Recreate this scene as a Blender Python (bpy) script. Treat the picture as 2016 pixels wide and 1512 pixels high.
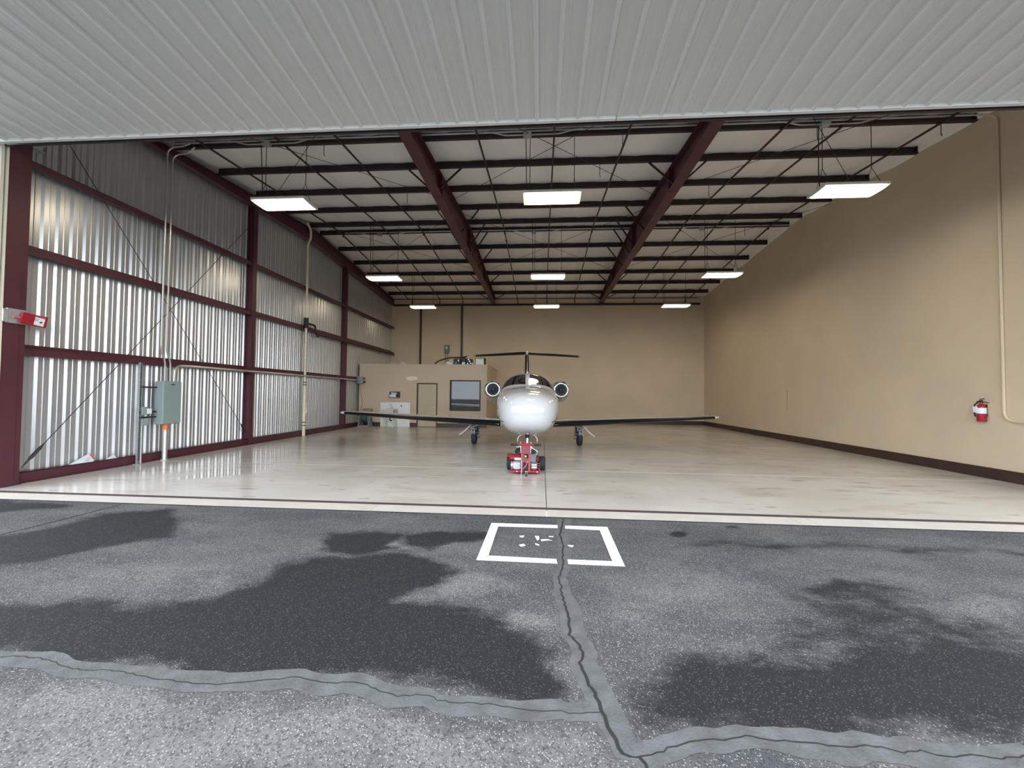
import bpy, math, random
import numpy as np
from mathutils import Vector, Matrix
random.seed(7)
for o in list(bpy.data.objects): bpy.data.objects.remove(o)
scene = bpy.context.scene
COL = scene.collection
PI = math.pi

# ------------------------------------------------------------------ camera
FPX, YAW, PITCH, ROLL, CAMH = 806.87, 0.07338, 0.02599, 0.01112, 1.65
def cam_axes():
    cy, sy, cp, sp = math.cos(YAW), math.sin(YAW), math.cos(PITCH), math.sin(PITCH)
    f = Vector((-sy*cp, cy*cp, sp)); r = Vector((cy, sy, 0)); u = r.cross(f)
    c, s = math.cos(ROLL), math.sin(ROLL)
    return c*r + s*u, -s*r + c*u, f
CR, CU, CF = cam_axes()
cam_d = bpy.data.cameras.new('camera'); cam = bpy.data.objects.new('camera', cam_d); COL.objects.link(cam)
cam_d.sensor_fit = 'HORIZONTAL'; cam_d.sensor_width = 36.0; cam_d.lens = FPX/2016*36.0
cam_d.clip_end = 500; cam_d.clip_start = 0.05
m = Matrix.Identity(4)
for i in range(3):
    m[i][0] = CR[i]; m[i][1] = CU[i]; m[i][2] = -CF[i]
m[2][3] = CAMH
cam.matrix_world = m
scene.camera = cam
def ray(u, v): return CR*(u-1008) - CU*(v-756) + CF*FPX
def at(u, v, ax, val):
    "point where the photo pixel's ray meets the plane axis=val"
    r = ray(u, v); C = Vector((0, 0, CAMH)); t = (val-C[ax])/r[ax]
    return C + r*t

# ------------------------------------------------------------------ world, exposure
SKY, LAMP = 4.3, 11.5
w = bpy.data.worlds.new('overcast'); scene.world = w; w.use_nodes = True
nt = w.node_tree; nt.nodes.clear()
bg = nt.nodes.new('ShaderNodeBackground'); out = nt.nodes.new('ShaderNodeOutputWorld')
tc = nt.nodes.new('ShaderNodeTexCoord'); mp = nt.nodes.new('ShaderNodeMapping')
ns = nt.nodes.new('ShaderNodeTexNoise'); rp = nt.nodes.new('ShaderNodeValToRGB')
mp.inputs['Scale'].default_value = (1.2, 1.2, 2.6)
ns.inputs['Scale'].default_value = 1.6; ns.inputs['Detail'].default_value = 4
rp.color_ramp.elements[0].position = 0.3; rp.color_ramp.elements[0].color = (0.74, 0.85, 1.0, 1)
rp.color_ramp.elements[1].position = 0.7; rp.color_ramp.elements[1].color = (.96, .985, 1.0, 1)
L = nt.links
L.new(tc.outputs['Generated'], mp.inputs[0]); L.new(mp.outputs[0], ns.inputs['Vector'])
L.new(ns.outputs['Fac'], rp.inputs[0]); L.new(rp.outputs[0], bg.inputs['Color'])
bg.inputs['Strength'].default_value = SKY
L.new(bg.outputs[0], out.inputs[0])
scene.view_settings.view_transform = 'Standard'; scene.view_settings.look = 'None'
scene.view_settings.gamma = 1; scene.view_settings.use_curve_mapping = False
scene.view_settings.exposure = 0.15

# ------------------------------------------------------------------ materials
MATS = {}
def mat(name, col, rough=0.5, metal=0.0, var=0.0, vscale=4.0, bump=0.0, bscale=40.0, emit=None, estr=0.0,
        col2=None, stretch=(1, 1, 1), coat=0.0, alpha=None, trans=0.0, ior=None, detail=6, rvar=0.0):
    m = bpy.data.materials.new(name); m.use_nodes = True
    nt = m.node_tree; b = nt.nodes['Principled BSDF']; l = nt.links
    b.inputs['Roughness'].default_value = rough; b.inputs['Metallic'].default_value = metal
    b.inputs['Coat Weight'].default_value = coat
    b.inputs['Transmission Weight'].default_value = trans
    if ior: b.inputs['IOR'].default_value = ior
    c = tuple(col)+(1,); b.inputs['Base Color'].default_value = c
    tc = nt.nodes.new('ShaderNodeTexCoord'); mp = nt.nodes.new('ShaderNodeMapping')
    mp.inputs['Scale'].default_value = stretch; l.new(tc.outputs['Object'], mp.inputs[0])
    if var > 0 or col2 is not None:
        n = nt.nodes.new('ShaderNodeTexNoise'); n.inputs['Scale'].default_value = vscale; n.inputs['Detail'].default_value = detail
        l.new(mp.outputs[0], n.inputs['Vector'])
        r = nt.nodes.new('ShaderNodeValToRGB'); r.color_ramp.elements[0].position = .3; r.color_ramp.elements[1].position = .7
        k = col2 if col2 is not None else tuple(x*(1-var) for x in col)
        r.color_ramp.elements[0].color = tuple(k)+(1,)
        r.color_ramp.elements[1].color = (tuple(min(1, x*(1+var)) for x in col) if col2 is None else tuple(col))+(1,)
        l.new(n.outputs['Fac'], r.inputs[0]); l.new(r.outputs[0], b.inputs['Base Color'])
        if rvar > 0:
            mr = nt.nodes.new('ShaderNodeMapRange'); mr.inputs[3].default_value = max(0, rough-rvar); mr.inputs[4].default_value = rough+rvar
            l.new(n.outputs['Fac'], mr.inputs[0]); l.new(mr.outputs[0], b.inputs['Roughness'])
    if bump > 0:
        n2 = nt.nodes.new('ShaderNodeTexNoise'); n2.inputs['Scale'].default_value = bscale; n2.inputs['Detail'].default_value = 4
        l.new(mp.outputs[0], n2.inputs['Vector'])
        bp = nt.nodes.new('ShaderNodeBump'); bp.inputs['Strength'].default_value = bump; bp.inputs['Distance'].default_value = .01
        l.new(n2.outputs['Fac'], bp.inputs['Height']); l.new(bp.outputs[0], b.inputs['Normal'])
    if emit is not None:
        b.inputs['Emission Color'].default_value = tuple(emit)+(1,); b.inputs['Emission Strength'].default_value = estr
    MATS[name] = m
    return m
mat('tan_wall', (.63, .52, .375), .75, var=.05, vscale=.7, bump=.25, bscale=90)
mat('tan_office', (.60, .485, .36), .75, var=.04, vscale=.8, bump=.25, bscale=90)
mat('brown_base', (.045, .022, .017), .45, var=.2, vscale=3)
mat('maroon', (.085, .022, .031), .42, var=.12, vscale=1.5)
mat('purlin_paint', (.030, .012, .015), .45, var=.15, vscale=1.2)
mat('dark_steel', (.03, .018, .022), .5)
mat('galv_sheet', (.57, .58, .59), .29, metal=.64, var=.04, vscale=1.1, stretch=(1, 1, .3), detail=2)
mat('insulation', (.90, .88, .855), .55, var=.03, vscale=1.2, bump=.35, bscale=3.5)
mat('canopy_sheet', (.72, .72, .695), .45, var=.03, vscale=.9)
mat('white_trim', (.82, .82, .78), .45, var=.03)
mat('cream_trim', (.80, .75, .60), .5, var=.04)
mat('emt', (.62, .62, .60), .35, metal=.8)
mat('galv', (.48, .50, .51), .42, metal=.6, var=.12, vscale=14)
mat('panel_grey', (.27, .34, .33), .45, var=.03)
mat('pvc', (.78, .72, .56), .5, var=.05)
mat('black', (.012, .012, .014), .5)
mat('rubber', (.016, .016, .018), .75, bump=.2, bscale=60)
mat('red', (.33, .012, .024), .35)
mat('tug_red', (.30, .012, .022), .35, var=.1, vscale=9)
mat('tug_red_dark', (.16, .006, .014), .4)
mat('pink', (.55, .16, .17), .5)
mat('white', (.85, .85, .84), .4)
mat('paper', (.80, .82, .84), .7)
mat('ink', (.10, .10, .12), .8)
mat('orange', (.85, .20, .06), .5)
mat('jet_white', (.575, .585, .60), .10, coat=.5)
mat('jet_black', (.005, .005, .007), .28)
mat('jet_glass', (.010, .010, .012), .04, coat=.5)
mat('chrome', (.85, .85, .84), .10, metal=1.0)
mat('alu', (.62, .63, .65), .32, metal=.7, var=.08, vscale=20)
mat('gear_grey', (.20, .21, .23), .4, metal=.3, var=.1, vscale=20)
mat('fan', (.16, .17, .19), .35, metal=.5)
mat('dark', (.02, .02, .022), .6)
mat('engine_white', (.46, .49, .53), .4, var=.06, vscale=20)
mat('door_paint', (.52, .44, .31), .5, var=.02)
mat('window_glass', (.62, .64, .60), .02, trans=1.0, ior=1.5)
mat('hose_green', (.02, .09, .05), .5)
mat('reel_grey', (.22, .22, .21), .6, var=.1)
mat('reel_tan', (.30, .24, .19), .6)
mat('basin', (.70, .63, .57), .4)
mat('leg_cream', (.72, .70, .48), .5)
mat('wood_dark', (.07, .03, .018), .55, var=.3, vscale=8)
mat('grey_box', (.16, .17, .16), .5)
mat('bag_white', (.75, .76, .74), .5, bump=.4, bscale=10)
mat('lamp_lens', (1, .97, .9), .4, emit=(1.0, .85, .60), estr=LAMP)
mat('lamp_body', (.78, .76, .70), .35)
mat('sealant', (.092, .093, .095), .85, var=.25, vscale=9, bump=.5, bscale=60, detail=10)
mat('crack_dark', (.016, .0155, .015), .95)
mat('paint_white', (.80, .80, .79), .6, var=.05, vscale=14, bump=.3, bscale=60)
mat('amber', (.8, .45, .10), .4)
mat('apron_concrete', (.50, .46, .415), .75, var=.07, vscale=3, bump=.3, bscale=60)
mat('track_brown', (.10, .06, .048), .6, var=.25, vscale=4)

def asphalt_mat():
    m = bpy.data.materials.new('asphalt'); m.use_nodes = True
    nt = m.node_tree; b = nt.nodes['Principled BSDF']; l = nt.links; N = nt.nodes.new
    tc = N('ShaderNodeTexCoord')
    def attr(n):
        a = N('ShaderNodeAttribute'); a.attribute_name = n; return a.outputs['Fac']
    def math_(op, a, b2=None, c=None, clamp=False):
        x = N('ShaderNodeMath'); x.operation = op; x.use_clamp = clamp
        for i, v in enumerate((a, b2, c)):
            if v is None: continue
            if isinstance(v, (int, float)): x.inputs[i].default_value = v
            else: l.new(v, x.inputs[i])
        return x.outputs[0]
    def noise(s, d=5, st=(1, 1, 1)):
        mp = N('ShaderNodeMapping'); mp.inputs['Scale'].default_value = st; l.new(tc.outputs['Object'], mp.inputs[0])
        n = N('ShaderNodeTexNoise'); n.inputs['Scale'].default_value = s; n.inputs['Detail'].default_value = d
        n.inputs['Roughness'].default_value = .62
        l.new(mp.outputs[0], n.inputs['Vector']); return n.outputs['Fac']
    def mix(f, a, c):
        x = N('ShaderNodeMix'); x.data_type = 'RGBA'
        if isinstance(f, float): x.inputs[0].default_value = f
        else: l.new(f, x.inputs[0])
        for k, v in ((6, a), (7, c)):
            if isinstance(v, tuple): x.inputs[k].default_value = v+(1,)
            else: l.new(v, x.inputs[k])
        return x.outputs[2]
    def smooth(v, lo, hi):
        r = N('ShaderNodeMapRange'); r.interpolation_type = 'SMOOTHSTEP'
        l.new(v, r.inputs[0]); r.inputs[1].default_value = lo; r.inputs[2].default_value = hi; return r.outputs[0]
    mid = noise(2.2, 8, (1, 1.3, 1)); fine = noise(26, 6)
    wet = math_('ADD', attr('damp'), math_('MULTIPLY', math_('SUBTRACT', mid, .5), .9))
    wet = math_('ADD', wet, math_('MULTIPLY', math_('SUBTRACT', noise(7, 8, (.6, 1.3, 1)), .5), .8))
    wet = math_('ADD', wet, math_('MULTIPLY', math_('SUBTRACT', fine, .5), .5))
    wet = smooth(wet, .18, .80)
    base = mix(smooth(noise(1.1, 6, (.7, 1.4, 1)), .35, .7), (.062, .064, .068), (.112, .110, .107))
    pale = math_('ADD', attr('pale'), math_('MULTIPLY', math_('SUBTRACT', mid, .5), .9))
    pale = math_('ADD', pale, math_('MULTIPLY', math_('SUBTRACT', fine, .5), .9))
    base = mix(smooth(pale, .3, .95), base, (.160, .157, .153))
    base = mix(wet, base, (.014, .0145, .017))
    # aggregate: pale and dark stone chips
    vo = N('ShaderNodeTexVoronoi'); vo.inputs['Scale'].default_value = 115; l.new(tc.outputs['Object'], vo.inputs['Vector'])
    sep = N('ShaderNodeSeparateColor'); l.new(vo.outputs['Color'], sep.inputs[0])
    chip = smooth(sep.outputs[0], .70, .95)
    chip = math_('MULTIPLY', chip, smooth(vo.outputs['Distance'], .55, .25))
    chip = math_('MULTIPLY', chip, math_('SUBTRACT', 1.0, math_('MULTIPLY', wet, .72)))
    dchip = smooth(sep.outputs[1], .62, .95)
    base = mix(math_('MULTIPLY', dchip, .6), base, (.022, .023, .026))
    base = mix(math_('MULTIPLY', chip, .75), base, (.42, .41, .39))
    l.new(base, b.inputs['Base Color'])
    rg = N('ShaderNodeMapRange'); l.new(wet, rg.inputs[0]); rg.inputs[3].default_value = .9; rg.inputs[4].default_value = .75
    b.inputs['Specular IOR Level'].default_value = .25
    l.new(rg.outputs[0], b.inputs['Roughness'])
    bp = N('ShaderNodeBump'); bp.inputs['Strength'].default_value = .55; bp.inputs['Distance'].default_value = .006
    l.new(math_('ADD', sep.outputs[2], math_('MULTIPLY', fine, 1.5)), bp.inputs['Height']); l.new(bp.outputs[0], b.inputs['Normal'])
    MATS['asphalt'] = m
asphalt_mat()

def floor_mat():
    m = bpy.data.materials.new('sealed_concrete'); m.use_nodes = True
    nt = m.node_tree; b = nt.nodes['Principled BSDF']; l = nt.links; N = nt.nodes.new
    tc = N('ShaderNodeTexCoord')
    def noise(s, d=5, st=(1, 1, 1)):
        mp = N('ShaderNodeMapping'); mp.inputs['Scale'].default_value = st; l.new(tc.outputs['Object'], mp.inputs[0])
        n = N('ShaderNodeTexNoise'); n.inputs['Scale'].default_value = s; n.inputs['Detail'].default_value = d
        l.new(mp.outputs[0], n.inputs['Vector']); return n.outputs['Fac']
    def smooth(v, lo, hi):
        r = N('ShaderNodeMapRange'); r.interpolation_type = 'SMOOTHSTEP'
        l.new(v, r.inputs[0]); r.inputs[1].default_value = lo; r.inputs[2].default_value = hi; return r.outputs[0]
    def mix(f, a, c):
        x = N('ShaderNodeMix'); x.data_type = 'RGBA'; l.new(f, x.inputs[0])
        for k, v in ((6, a), (7, c)):
            if isinstance(v, tuple): x.inputs[k].default_value = v+(1,)
            else: l.new(v, x.inputs[k])
        return x.outputs[2]
    def mul(a, k):
        x = N('ShaderNodeMath'); x.operation = 'MULTIPLY'; l.new(a, x.inputs[0])
        if isinstance(k, float): x.inputs[1].default_value = k
        else: l.new(k, x.inputs[1])
        return x.outputs[0]
    c = mix(smooth(noise(.55, 6), .3, .7), (.50, .465, .415), (.585, .555, .51))
    c = mix(mul(smooth(noise(1.3, 9, (.5, 1.5, 1)), .52, .74), .55), c, (.36, .31, .255))
    c = mix(mul(smooth(noise(2.4, 8, (.7, 2.6, 1)), .62, .70), .55), c, (.22, .185, .155))
    a = N('ShaderNodeAttribute'); a.attribute_name = 'stain'
    c = mix(mul(a.outputs['Fac'], .5), c, (.24, .19, .15))
    l.new(c, b.inputs['Base Color'])
    a2 = N('ShaderNodeAttribute'); a2.attribute_name = 'puddle'
    r = N('ShaderNodeMapRange'); l.new(noise(.9, 5), r.inputs[0]); r.inputs[3].default_value = .10; r.inputs[4].default_value = .34
    mm = N('ShaderNodeMix'); l.new(a2.outputs['Fac'], mm.inputs[0]); l.new(r.outputs[0], mm.inputs[2]); mm.inputs[3].default_value = .03
    l.new(mm.outputs[0], b.inputs['Roughness'])
    b.inputs['IOR'].default_value = 1.5
    MATS['sealed_concrete'] = m
floor_mat()

# ------------------------------------------------------------------ mesh building
class MB:
    def __init__(s): s.v = []; s.f = []
    def add(s, vs, fs):
        k = len(s.v); s.v += [tuple(x) for x in vs]; s.f += [tuple(i+k for i in f) for f in fs]; return s
    def box(s, x0, x1, y0, y1, z0, z1, bev=0.0):
        if bev > 0:   # chamfered along all upright and level edges
            b = bev; vs = []; fs = []
            def ring(z, i):
                return [(x0+i+b, y0+i, z), (x1-i-b, y0+i, z), (x1-i, y0+i+b, z), (x1-i, y1-i-b, z),
                        (x1-i-b, y1-i, z), (x0+i+b, y1-i, z), (x0+i, y1-i-b, z), (x0+i, y0+i+b, z)]
            rs = [ring(z0, b*.8), ring(z0+b, 0), ring(z1-b, 0), ring(z1, b*.8)]
            for r in rs: vs += r
            fs.append(tuple(reversed(range(8)))); fs.append(tuple(range(24, 32)))
            for k in range(3):
                for i in range(8):
                    j = (i+1) % 8; fs.append((k*8+i, k*8+j, k*8+8+j, k*8+8+i))
            return s.add(vs, fs)
        vs = [(x, y, z) for z in (z0, z1) for y in (y0, y1) for x in (x0, x1)]
        return s.add(vs, [(0, 2, 3, 1), (4, 5, 7, 6), (0, 1, 5, 4), (2, 6, 7, 3), (0, 4, 6, 2), (1, 3, 7, 5)])
    def bar(s, a, b, wdt, hgt, up=(0, 0, 1)):
        a, b = Vector(a), Vector(b); d = (b-a).normalized(); up = Vector(up)
        if abs(d.dot(up)) > .98: up = Vector((0, 1, 0))
        sd = d.cross(up).normalized(); u = sd.cross(d)
        vs = []
        for p in (a, b):
            for i, j in ((-1, -1), (1, -1), (1, 1), (-1, 1)): vs.append(p + sd*(i*wdt/2) + u*(j*hgt/2))
        return s.add(vs, [(3, 2, 1, 0), (4, 5, 6, 7)] + [(i, (i+1) % 4, (i+1) % 4+4, i+4) for i in range(4)])
    def tube(s, pts, r, n=8, caps=True):
        pts = [Vector(p) for p in pts]; rs = r if isinstance(r, (list, tuple)) else [r]*len(pts)
        prev = None; k0 = len(s.v); vs = []
        for i, p in enumerate(pts):
            t = (pts[min(i+1, len(pts)-1)] - pts[max(i-1, 0)]).normalized()
            if prev is None:
                a = Vector((0, 0, 1)) if abs(t.z) < .9 else Vector((1, 0, 0)); u = t.cross(a).normalized()
            else:
                u = (prev - t*prev.dot(t)).normalized()
            prev = u; w2 = t.cross(u)
            for k in range(n): vs.append(p + (u*math.cos(2*PI*k/n) + w2*math.sin(2*PI*k/n))*rs[i])
        fs = []
        for i in range(len(pts)-1):
            for k in range(n):
                j = (k+1) % n; fs.append((i*n+k, i*n+j, i*n+n+j, i*n+n+k))
        if caps: fs += [tuple(reversed(range(n))), tuple(range((len(pts)-1)*n, len(pts)*n))]
        return s.add(vs, fs)
    def lathe(s, prof, c=(0, 0, 0), axis='z', n=24, cap0=True, cap1=True):
        c = Vector(c); vs = []
        for (h, r) in prof:
            for k in range(n):
                a, b = r*math.cos(2*PI*k/n), r*math.sin(2*PI*k/n)
                p = {'z': (a, b, h), 'y': (b, h, a), 'x': (h, a, b)}[axis]; vs.append(c+Vector(p))
        fs = []
        for i in range(len(prof)-1):
            for k in range(n):
                j = (k+1) % n; fs.append((i*n+k, i*n+j, i*n+n+j, i*n+n+k))
        if cap0: fs.append(tuple(reversed(range(n))))
        if cap1: fs.append(tuple(range((len(prof)-1)*n, len(prof)*n)))
        return s.add(vs, fs)
    def grid(s, fn, nu, nv, closed_v=False):
        vs = [fn(i/nu, j/nv) for i in range(nu+1) for j in range(nv+(0 if closed_v else 1))]
        W = nv+(0 if closed_v else 1); fs = []
        for i in range(nu):
            for j in range(nv):
                j2 = (j+1) % W; fs.append((i*W+j, i*W+j2, (i+1)*W+j2, (i+1)*W+j))
        return s.add(vs, fs)
    def prism(s, poly, axis, a, b):
        "poly in the two other axes, extruded from a to b along axis"
        n = len(poly)
        def P(p, h): return {'x': (h, p[0], p[1]), 'y': (p[0], h, p[1]), 'z': (p[0], p[1], h)}[axis]
        vs = [P(p, a) for p in poly] + [P(p, b) for p in poly]
        return s.add(vs, [tuple(reversed(range(n))), tuple(range(n, 2*n))] + [(i, (i+1) % n, (i+1) % n+n, i+n) for i in range(n)])
    def build(s, name, m, parent=None, smooth=False, label=None, solid=0.0):
        me = bpy.data.meshes.new(name); me.from_pydata(s.v, [], s.f); me.update()
        import bmesh
        bm = bmesh.new(); bm.from_mesh(me); bmesh.ops.recalc_face_normals(bm, faces=bm.faces); bm.to_mesh(me); bm.free()
        me.materials.append(MATS[m] if isinstance(m, str) else m)
        o = bpy.data.objects.new(name, me); COL.objects.link(o)
        if smooth:
            me.polygons.foreach_set('use_smooth', [True]*len(me.polygons))
            if smooth != 'all': me.set_sharp_from_angle(angle=math.radians(38))
        if solid:
            md = o.modifiers.new('thickness', 'SOLIDIFY'); md.thickness = solid; md.offset = 0
        if parent: o.parent = parent
        if label: o['label'] = label
        return o
def empty(name, loc=(0, 0, 0), rz=0.0):
    o = bpy.data.objects.new(name, None); COL.objects.link(o); o.location = loc; o.rotation_euler = (0, 0, rz)
    o.empty_display_size = .1; return o
def tag(o, label, cat, group=None):
    o['label'] = label; o['category'] = cat
    if group: o['group'] = group
    return o
def struct(o, label=None, cat=None):
    o['kind'] = 'structure'
    if label: o['label'] = label
    if cat: o['category'] = cat
    return o
def copy_tree(o, parent=None):
    c = o.copy(); COL.objects.link(c); c.parent = parent
    for ch in list(o.children): copy_tree(ch, c)
    return c
def share(o, loc, parent, rz=None):
    c = o.copy(); COL.objects.link(c); c.parent = parent; c.location = loc
    if rz is not None: c.rotation_euler = (0, 0, rz)
    return c
def bend(pts, rad=.12, n=5):
    "round the corners of a polyline"
    pts = [Vector(p) for p in pts]; o = [pts[0]]
    for a, b, c in zip(pts, pts[1:], pts[2:]):
        r = min(rad, (b-a).length*.45, (c-b).length*.45)
        p, q = b+(a-b).normalized()*r, b+(c-b).normalized()*r
        for i in range(n+1):
            t = i/n; o.append(p*(1-t)**2 + b*2*t*(1-t) + q*t*t)
    o.append(pts[-1]); return o

# ------------------------------------------------------------------ layout numbers (metres)
XL, XR, YF, YB = -9.30, 9.40, 6.15, 24.60
RIDGE = 15.58
def zpur(y): return 8.10 - .083*abs(y-RIDGE)         # underside of the purlins
PH = .20
def floor_pt(u, v): p = at(u, v, 2, 0.0); return (p.x, p.y)

# ------------------------------------------------------------------ ground and floor
def poly_mask(X, Y, poly, soft):
    "soft inside mask of a polygon"
    inside = np.zeros(X.shape, bool); dist = np.full(X.shape, 1e9); n = len(poly)
    for i in range(n):
        x0, y0 = poly[i]; x1, y1 = poly[(i+1) % n]
        c = ((y0 > Y) != (y1 > Y)) & (X < (x1-x0)*(Y-y0)/((y1-y0) or 1e-9)+x0); inside ^= c
        dx, dy = x1-x0, y1-y0; t = np.clip(((X-x0)*dx+(Y-y0)*dy)/(dx*dx+dy*dy+1e-12), 0, 1)
        dist = np.minimum(dist, np.hypot(X-x0-t*dx, Y-y0-t*dy))
    sd = np.where(inside, dist, -dist)
    return np.clip(.5+sd/(2*soft), 0, 1)
def px_poly(pts): return [floor_pt(u, v) for u, v in pts]
def grid_plane(name, x0, x1, y0, y1, z, step, m, attrs):
    nx, ny = int((x1-x0)/step)+1, int((y1-y0)/step)+1
    gx = np.linspace(x0, x1, nx); gy = np.linspace(y0, y1, ny)
    X, Y = np.meshgrid(gx, gy, indexing='ij')
    co = np.stack([X, Y, np.full_like(X, z)], -1).reshape(-1, 3)
    i = np.arange(nx*ny).reshape(nx, ny)
    q = np.stack([i[:-1, :-1], i[1:, :-1], i[1:, 1:], i[:-1, 1:]], -1).reshape(-1, 4)
    me = bpy.data.meshes.new(name); me.from_pydata(co.tolist(), [], q.tolist()); me.update()
    for k, fn in attrs.items():
        a = me.attributes.new(k, 'FLOAT', 'POINT'); a.data.foreach_set('value', fn(X, Y).reshape(-1).astype(np.float32))
    me.materials.append(MATS[m]); o = bpy.data.objects.new(name, me); COL.objects.link(o); return o

damp_polys = [([(-40, 985), (130, 990), (155, 999), (-40, 1010)], .10, .9),
 ([(215, 1008), (330, 1000), (358, 1028), (335, 1060), (170, 1085), (60, 1108), (-60, 1120), (-60, 1062), (120, 1035)], .16, .85),
 ([(630, 1068), (650, 1052), (720, 1045), (800, 1048), (790, 1062), (760, 1072), (790, 1085), (700, 1088), (640, 1082)], .10, 1.0),
 ([(815, 1050), (930, 1046), (965, 1055), (890, 1072), (850, 1085), (800, 1072)], .10, .95),
 ([(560, 1110), (640, 1095), (760, 1090), (850, 1098), (885, 1118), (862, 1150), (800, 1178), (900, 1188), (990, 1215), (1012, 1232), (1062, 1252), (1108, 1290), (1120, 1335), (1100, 1364), (1010, 1366), (850, 1352), (700, 1330), (560, 1330), (420, 1334), (220, 1308), (60, 1288), (-80, 1272), (-80, 1185), (150, 1186), (300, 1192), (450, 1165)], .14, 1.0),
 ([(1275, 1320), (1330, 1292), (1420, 1282), (1560, 1290), (1700, 1270), (1850, 1250), (2080, 1262), (2080, 1470), (1800, 1452), (1500, 1440), (1310, 1455), (1262, 1425), (1262, 1385), (1290, 1340)], .2, .95),
 ([(1540, 1290), (1500, 1230), (1560, 1200), (1540, 1160), (1640, 1146), (1760, 1150), (1800, 1170), (1850, 1205), (2080, 1235), (2080, 1300), (1700, 1310)], .25, .62),
 ([(1560, 1152), (1640, 1146), (1740, 1150), (1790, 1164), (1700, 1172), (1600, 1166)], .12, .9),
 ([(1310, 1050), (1325, 1044), (1350, 1045), (1360, 1052), (1340, 1057), (1316, 1056)], .05, 1.0),
 ([(1420, 1038), (1450, 1036), (1452, 1041), (1425, 1043)], .04, .8),
 ([(1316, 1066), (1500, 1062), (1750, 1068), (2060, 1085), (2060, 1100), (1700, 1085), (1316, 1080)], .14, .55),
 ([(1005, 1030), (1060, 1030), (1062, 1034), (1010, 1034)], .04, .8),
 ([(1150, 1033), (1190, 1035), (1185, 1039), (1150, 1038)], .04, .7)]
damp_w = [(px_poly(p), s, k) for p, s, k in damp_polys]
pale_polys = [([(860, 1120), (960, 1110), (1040, 1150), (1020, 1180), (900, 1180), (850, 1165)], .2, .7),
 ([(1005, 1215), (1030, 1202), (1065, 1210), (1070, 1235), (1030, 1242), (1008, 1228)], .06, .8),
 ([(752, 1122), (772, 1116), (786, 1122), (768, 1132)], .04, .9),
 ([(0, 1150), (200, 1110), (330, 1085), (460, 1100), (560, 1120), (440, 1160), (300, 1190), (100, 1185)], .25, .55),
 ([(1120, 1180), (1300, 1090), (1500, 1110), (1560, 1160), (1420, 1220), (1280, 1270), (1180, 1260)], .3, .55),
 ([(1790, 1165), (1900, 1160), (2050, 1170), (2050, 1220), (1880, 1205)], .2, .7),
 ([(740, 1075), (790, 1062), (800, 1082), (760, 1090)], .08, .9),
 ([(-100, 1330), (300, 1345), (800, 1390), (1150, 1420), (1200, 1560), (-300, 1560)], .15, .75),
 ([(1280, 1475), (2100, 1490), (2100, 1560), (1280, 1560)], .12, .35)]
pale_w = [(px_poly(p), s, k) for p, s, k in pale_polys]
def warp(X, Y):
    return (X+.06*np.sin(3.1*X+5.3*Y)+.04*np.sin(7.7*Y-6.1*X+1)+.02*np.sin(17*X+2+9*Y), Y+.05*np.sin(4.3*X-2.1*Y+.5)+.03*np.sin(9.1*X+6*Y)+.015*np.sin(21*X-13*Y))
def damp(X, Y):
    r = np.zeros_like(X); X, Y = warp(X, Y)
    for p, s, k in damp_w: r = np.maximum(r, poly_mask(X, Y, p, s)*k)
    return r
def pale(X, Y):
    r = np.zeros_like(X); X, Y = warp(X, Y)
    for p, s, k in pale_w: r = np.maximum(r, poly_mask(X, Y, p, s)*k)
    return r
YA = 5.63
ground = grid_plane('ground', -11, 11, .6, YA, -.004, .05, 'asphalt', {'damp': damp, 'pale': pale})
struct(ground, 'cracked weathered grey asphalt apron outside the hangar door', 'pavement')
far = MB()
for x0, x1, y0, y1 in ((-90, -11, .6, YA), (11, 90, .6, YA), (-90, 90, -90, .6), (-90, -9.45, YA, 60), (9.55, 90, YA, 60)):
    far.add([(x0, y0, -.004), (x1, y0, -.004), (x1, y1, -.004), (x0, y1, -.004)], [(0, 1, 2, 3)])
fo = far.build('pavement_extension', 'asphalt', ground)

def stain(X, Y):
    r = np.zeros_like(X)
    for p, s in (([(565, 868), (650, 862), (760, 866), (730, 878), (620, 882), (560, 880)], .5),
                 ([(780, 855), (900, 850), (930, 862), (820, 866)], .4)):
        r = np.maximum(r, poly_mask(X, Y, px_poly(p), s)*.75)
    for (u, v, a) in ((1545, 919, .25), (1715, 960, .3), (1745, 972, .2), (1860, 967, .15), (1850, 990, .25), (1570, 946, .15),
                      (1695, 958, .2), (1660, 966, .25), (1530, 962, .15), (1795, 957, .25), (1260, 905, .2), (1210, 925, .2), (240, 945, .35), (880, 890, .25)):
        x, y = floor_pt(u, v); r = np.maximum(r, np.exp(-((X-x)/a)**2-((Y-y)/.07)**2))
    return r
def puddle(X, Y):
    return np.maximum(poly_mask(X, Y, px_poly([(338, 944), (385, 934), (420, 921), (480, 917), (540, 918), (505, 930), (460, 936), (400, 941)]), .05),
                      .55*poly_mask(X, Y, px_poly([(240, 935), (330, 912), (480, 893), (640, 872), (720, 858), (650, 900), (420, 925)]), .5))
floor = grid_plane('floor', XL-.1, XR+.1, 5.99, YB+.1, 0.0, .07, 'sealed_concrete', {'stain': stain, 'puddle': puddle})
struct(floor, 'pale sealed concrete hangar floor with brown stains', 'floor')
# saw joints in the slab
j = MB()
j.box(.074, .086, 6.04, YB, -.002, .0012); j.build('floor_joint', 'track_brown', floor)
j = MB(); j.box(XL+.2, XR, 9.08, 9.092, -.002, .0010); j.build('floor_joint', 'basin', floor)
j = MB(); j.box(XL+.2, XR, 15.2, 15.21, -.002, .0012); j.build('floor_joint', 'track_brown', floor)
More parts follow.
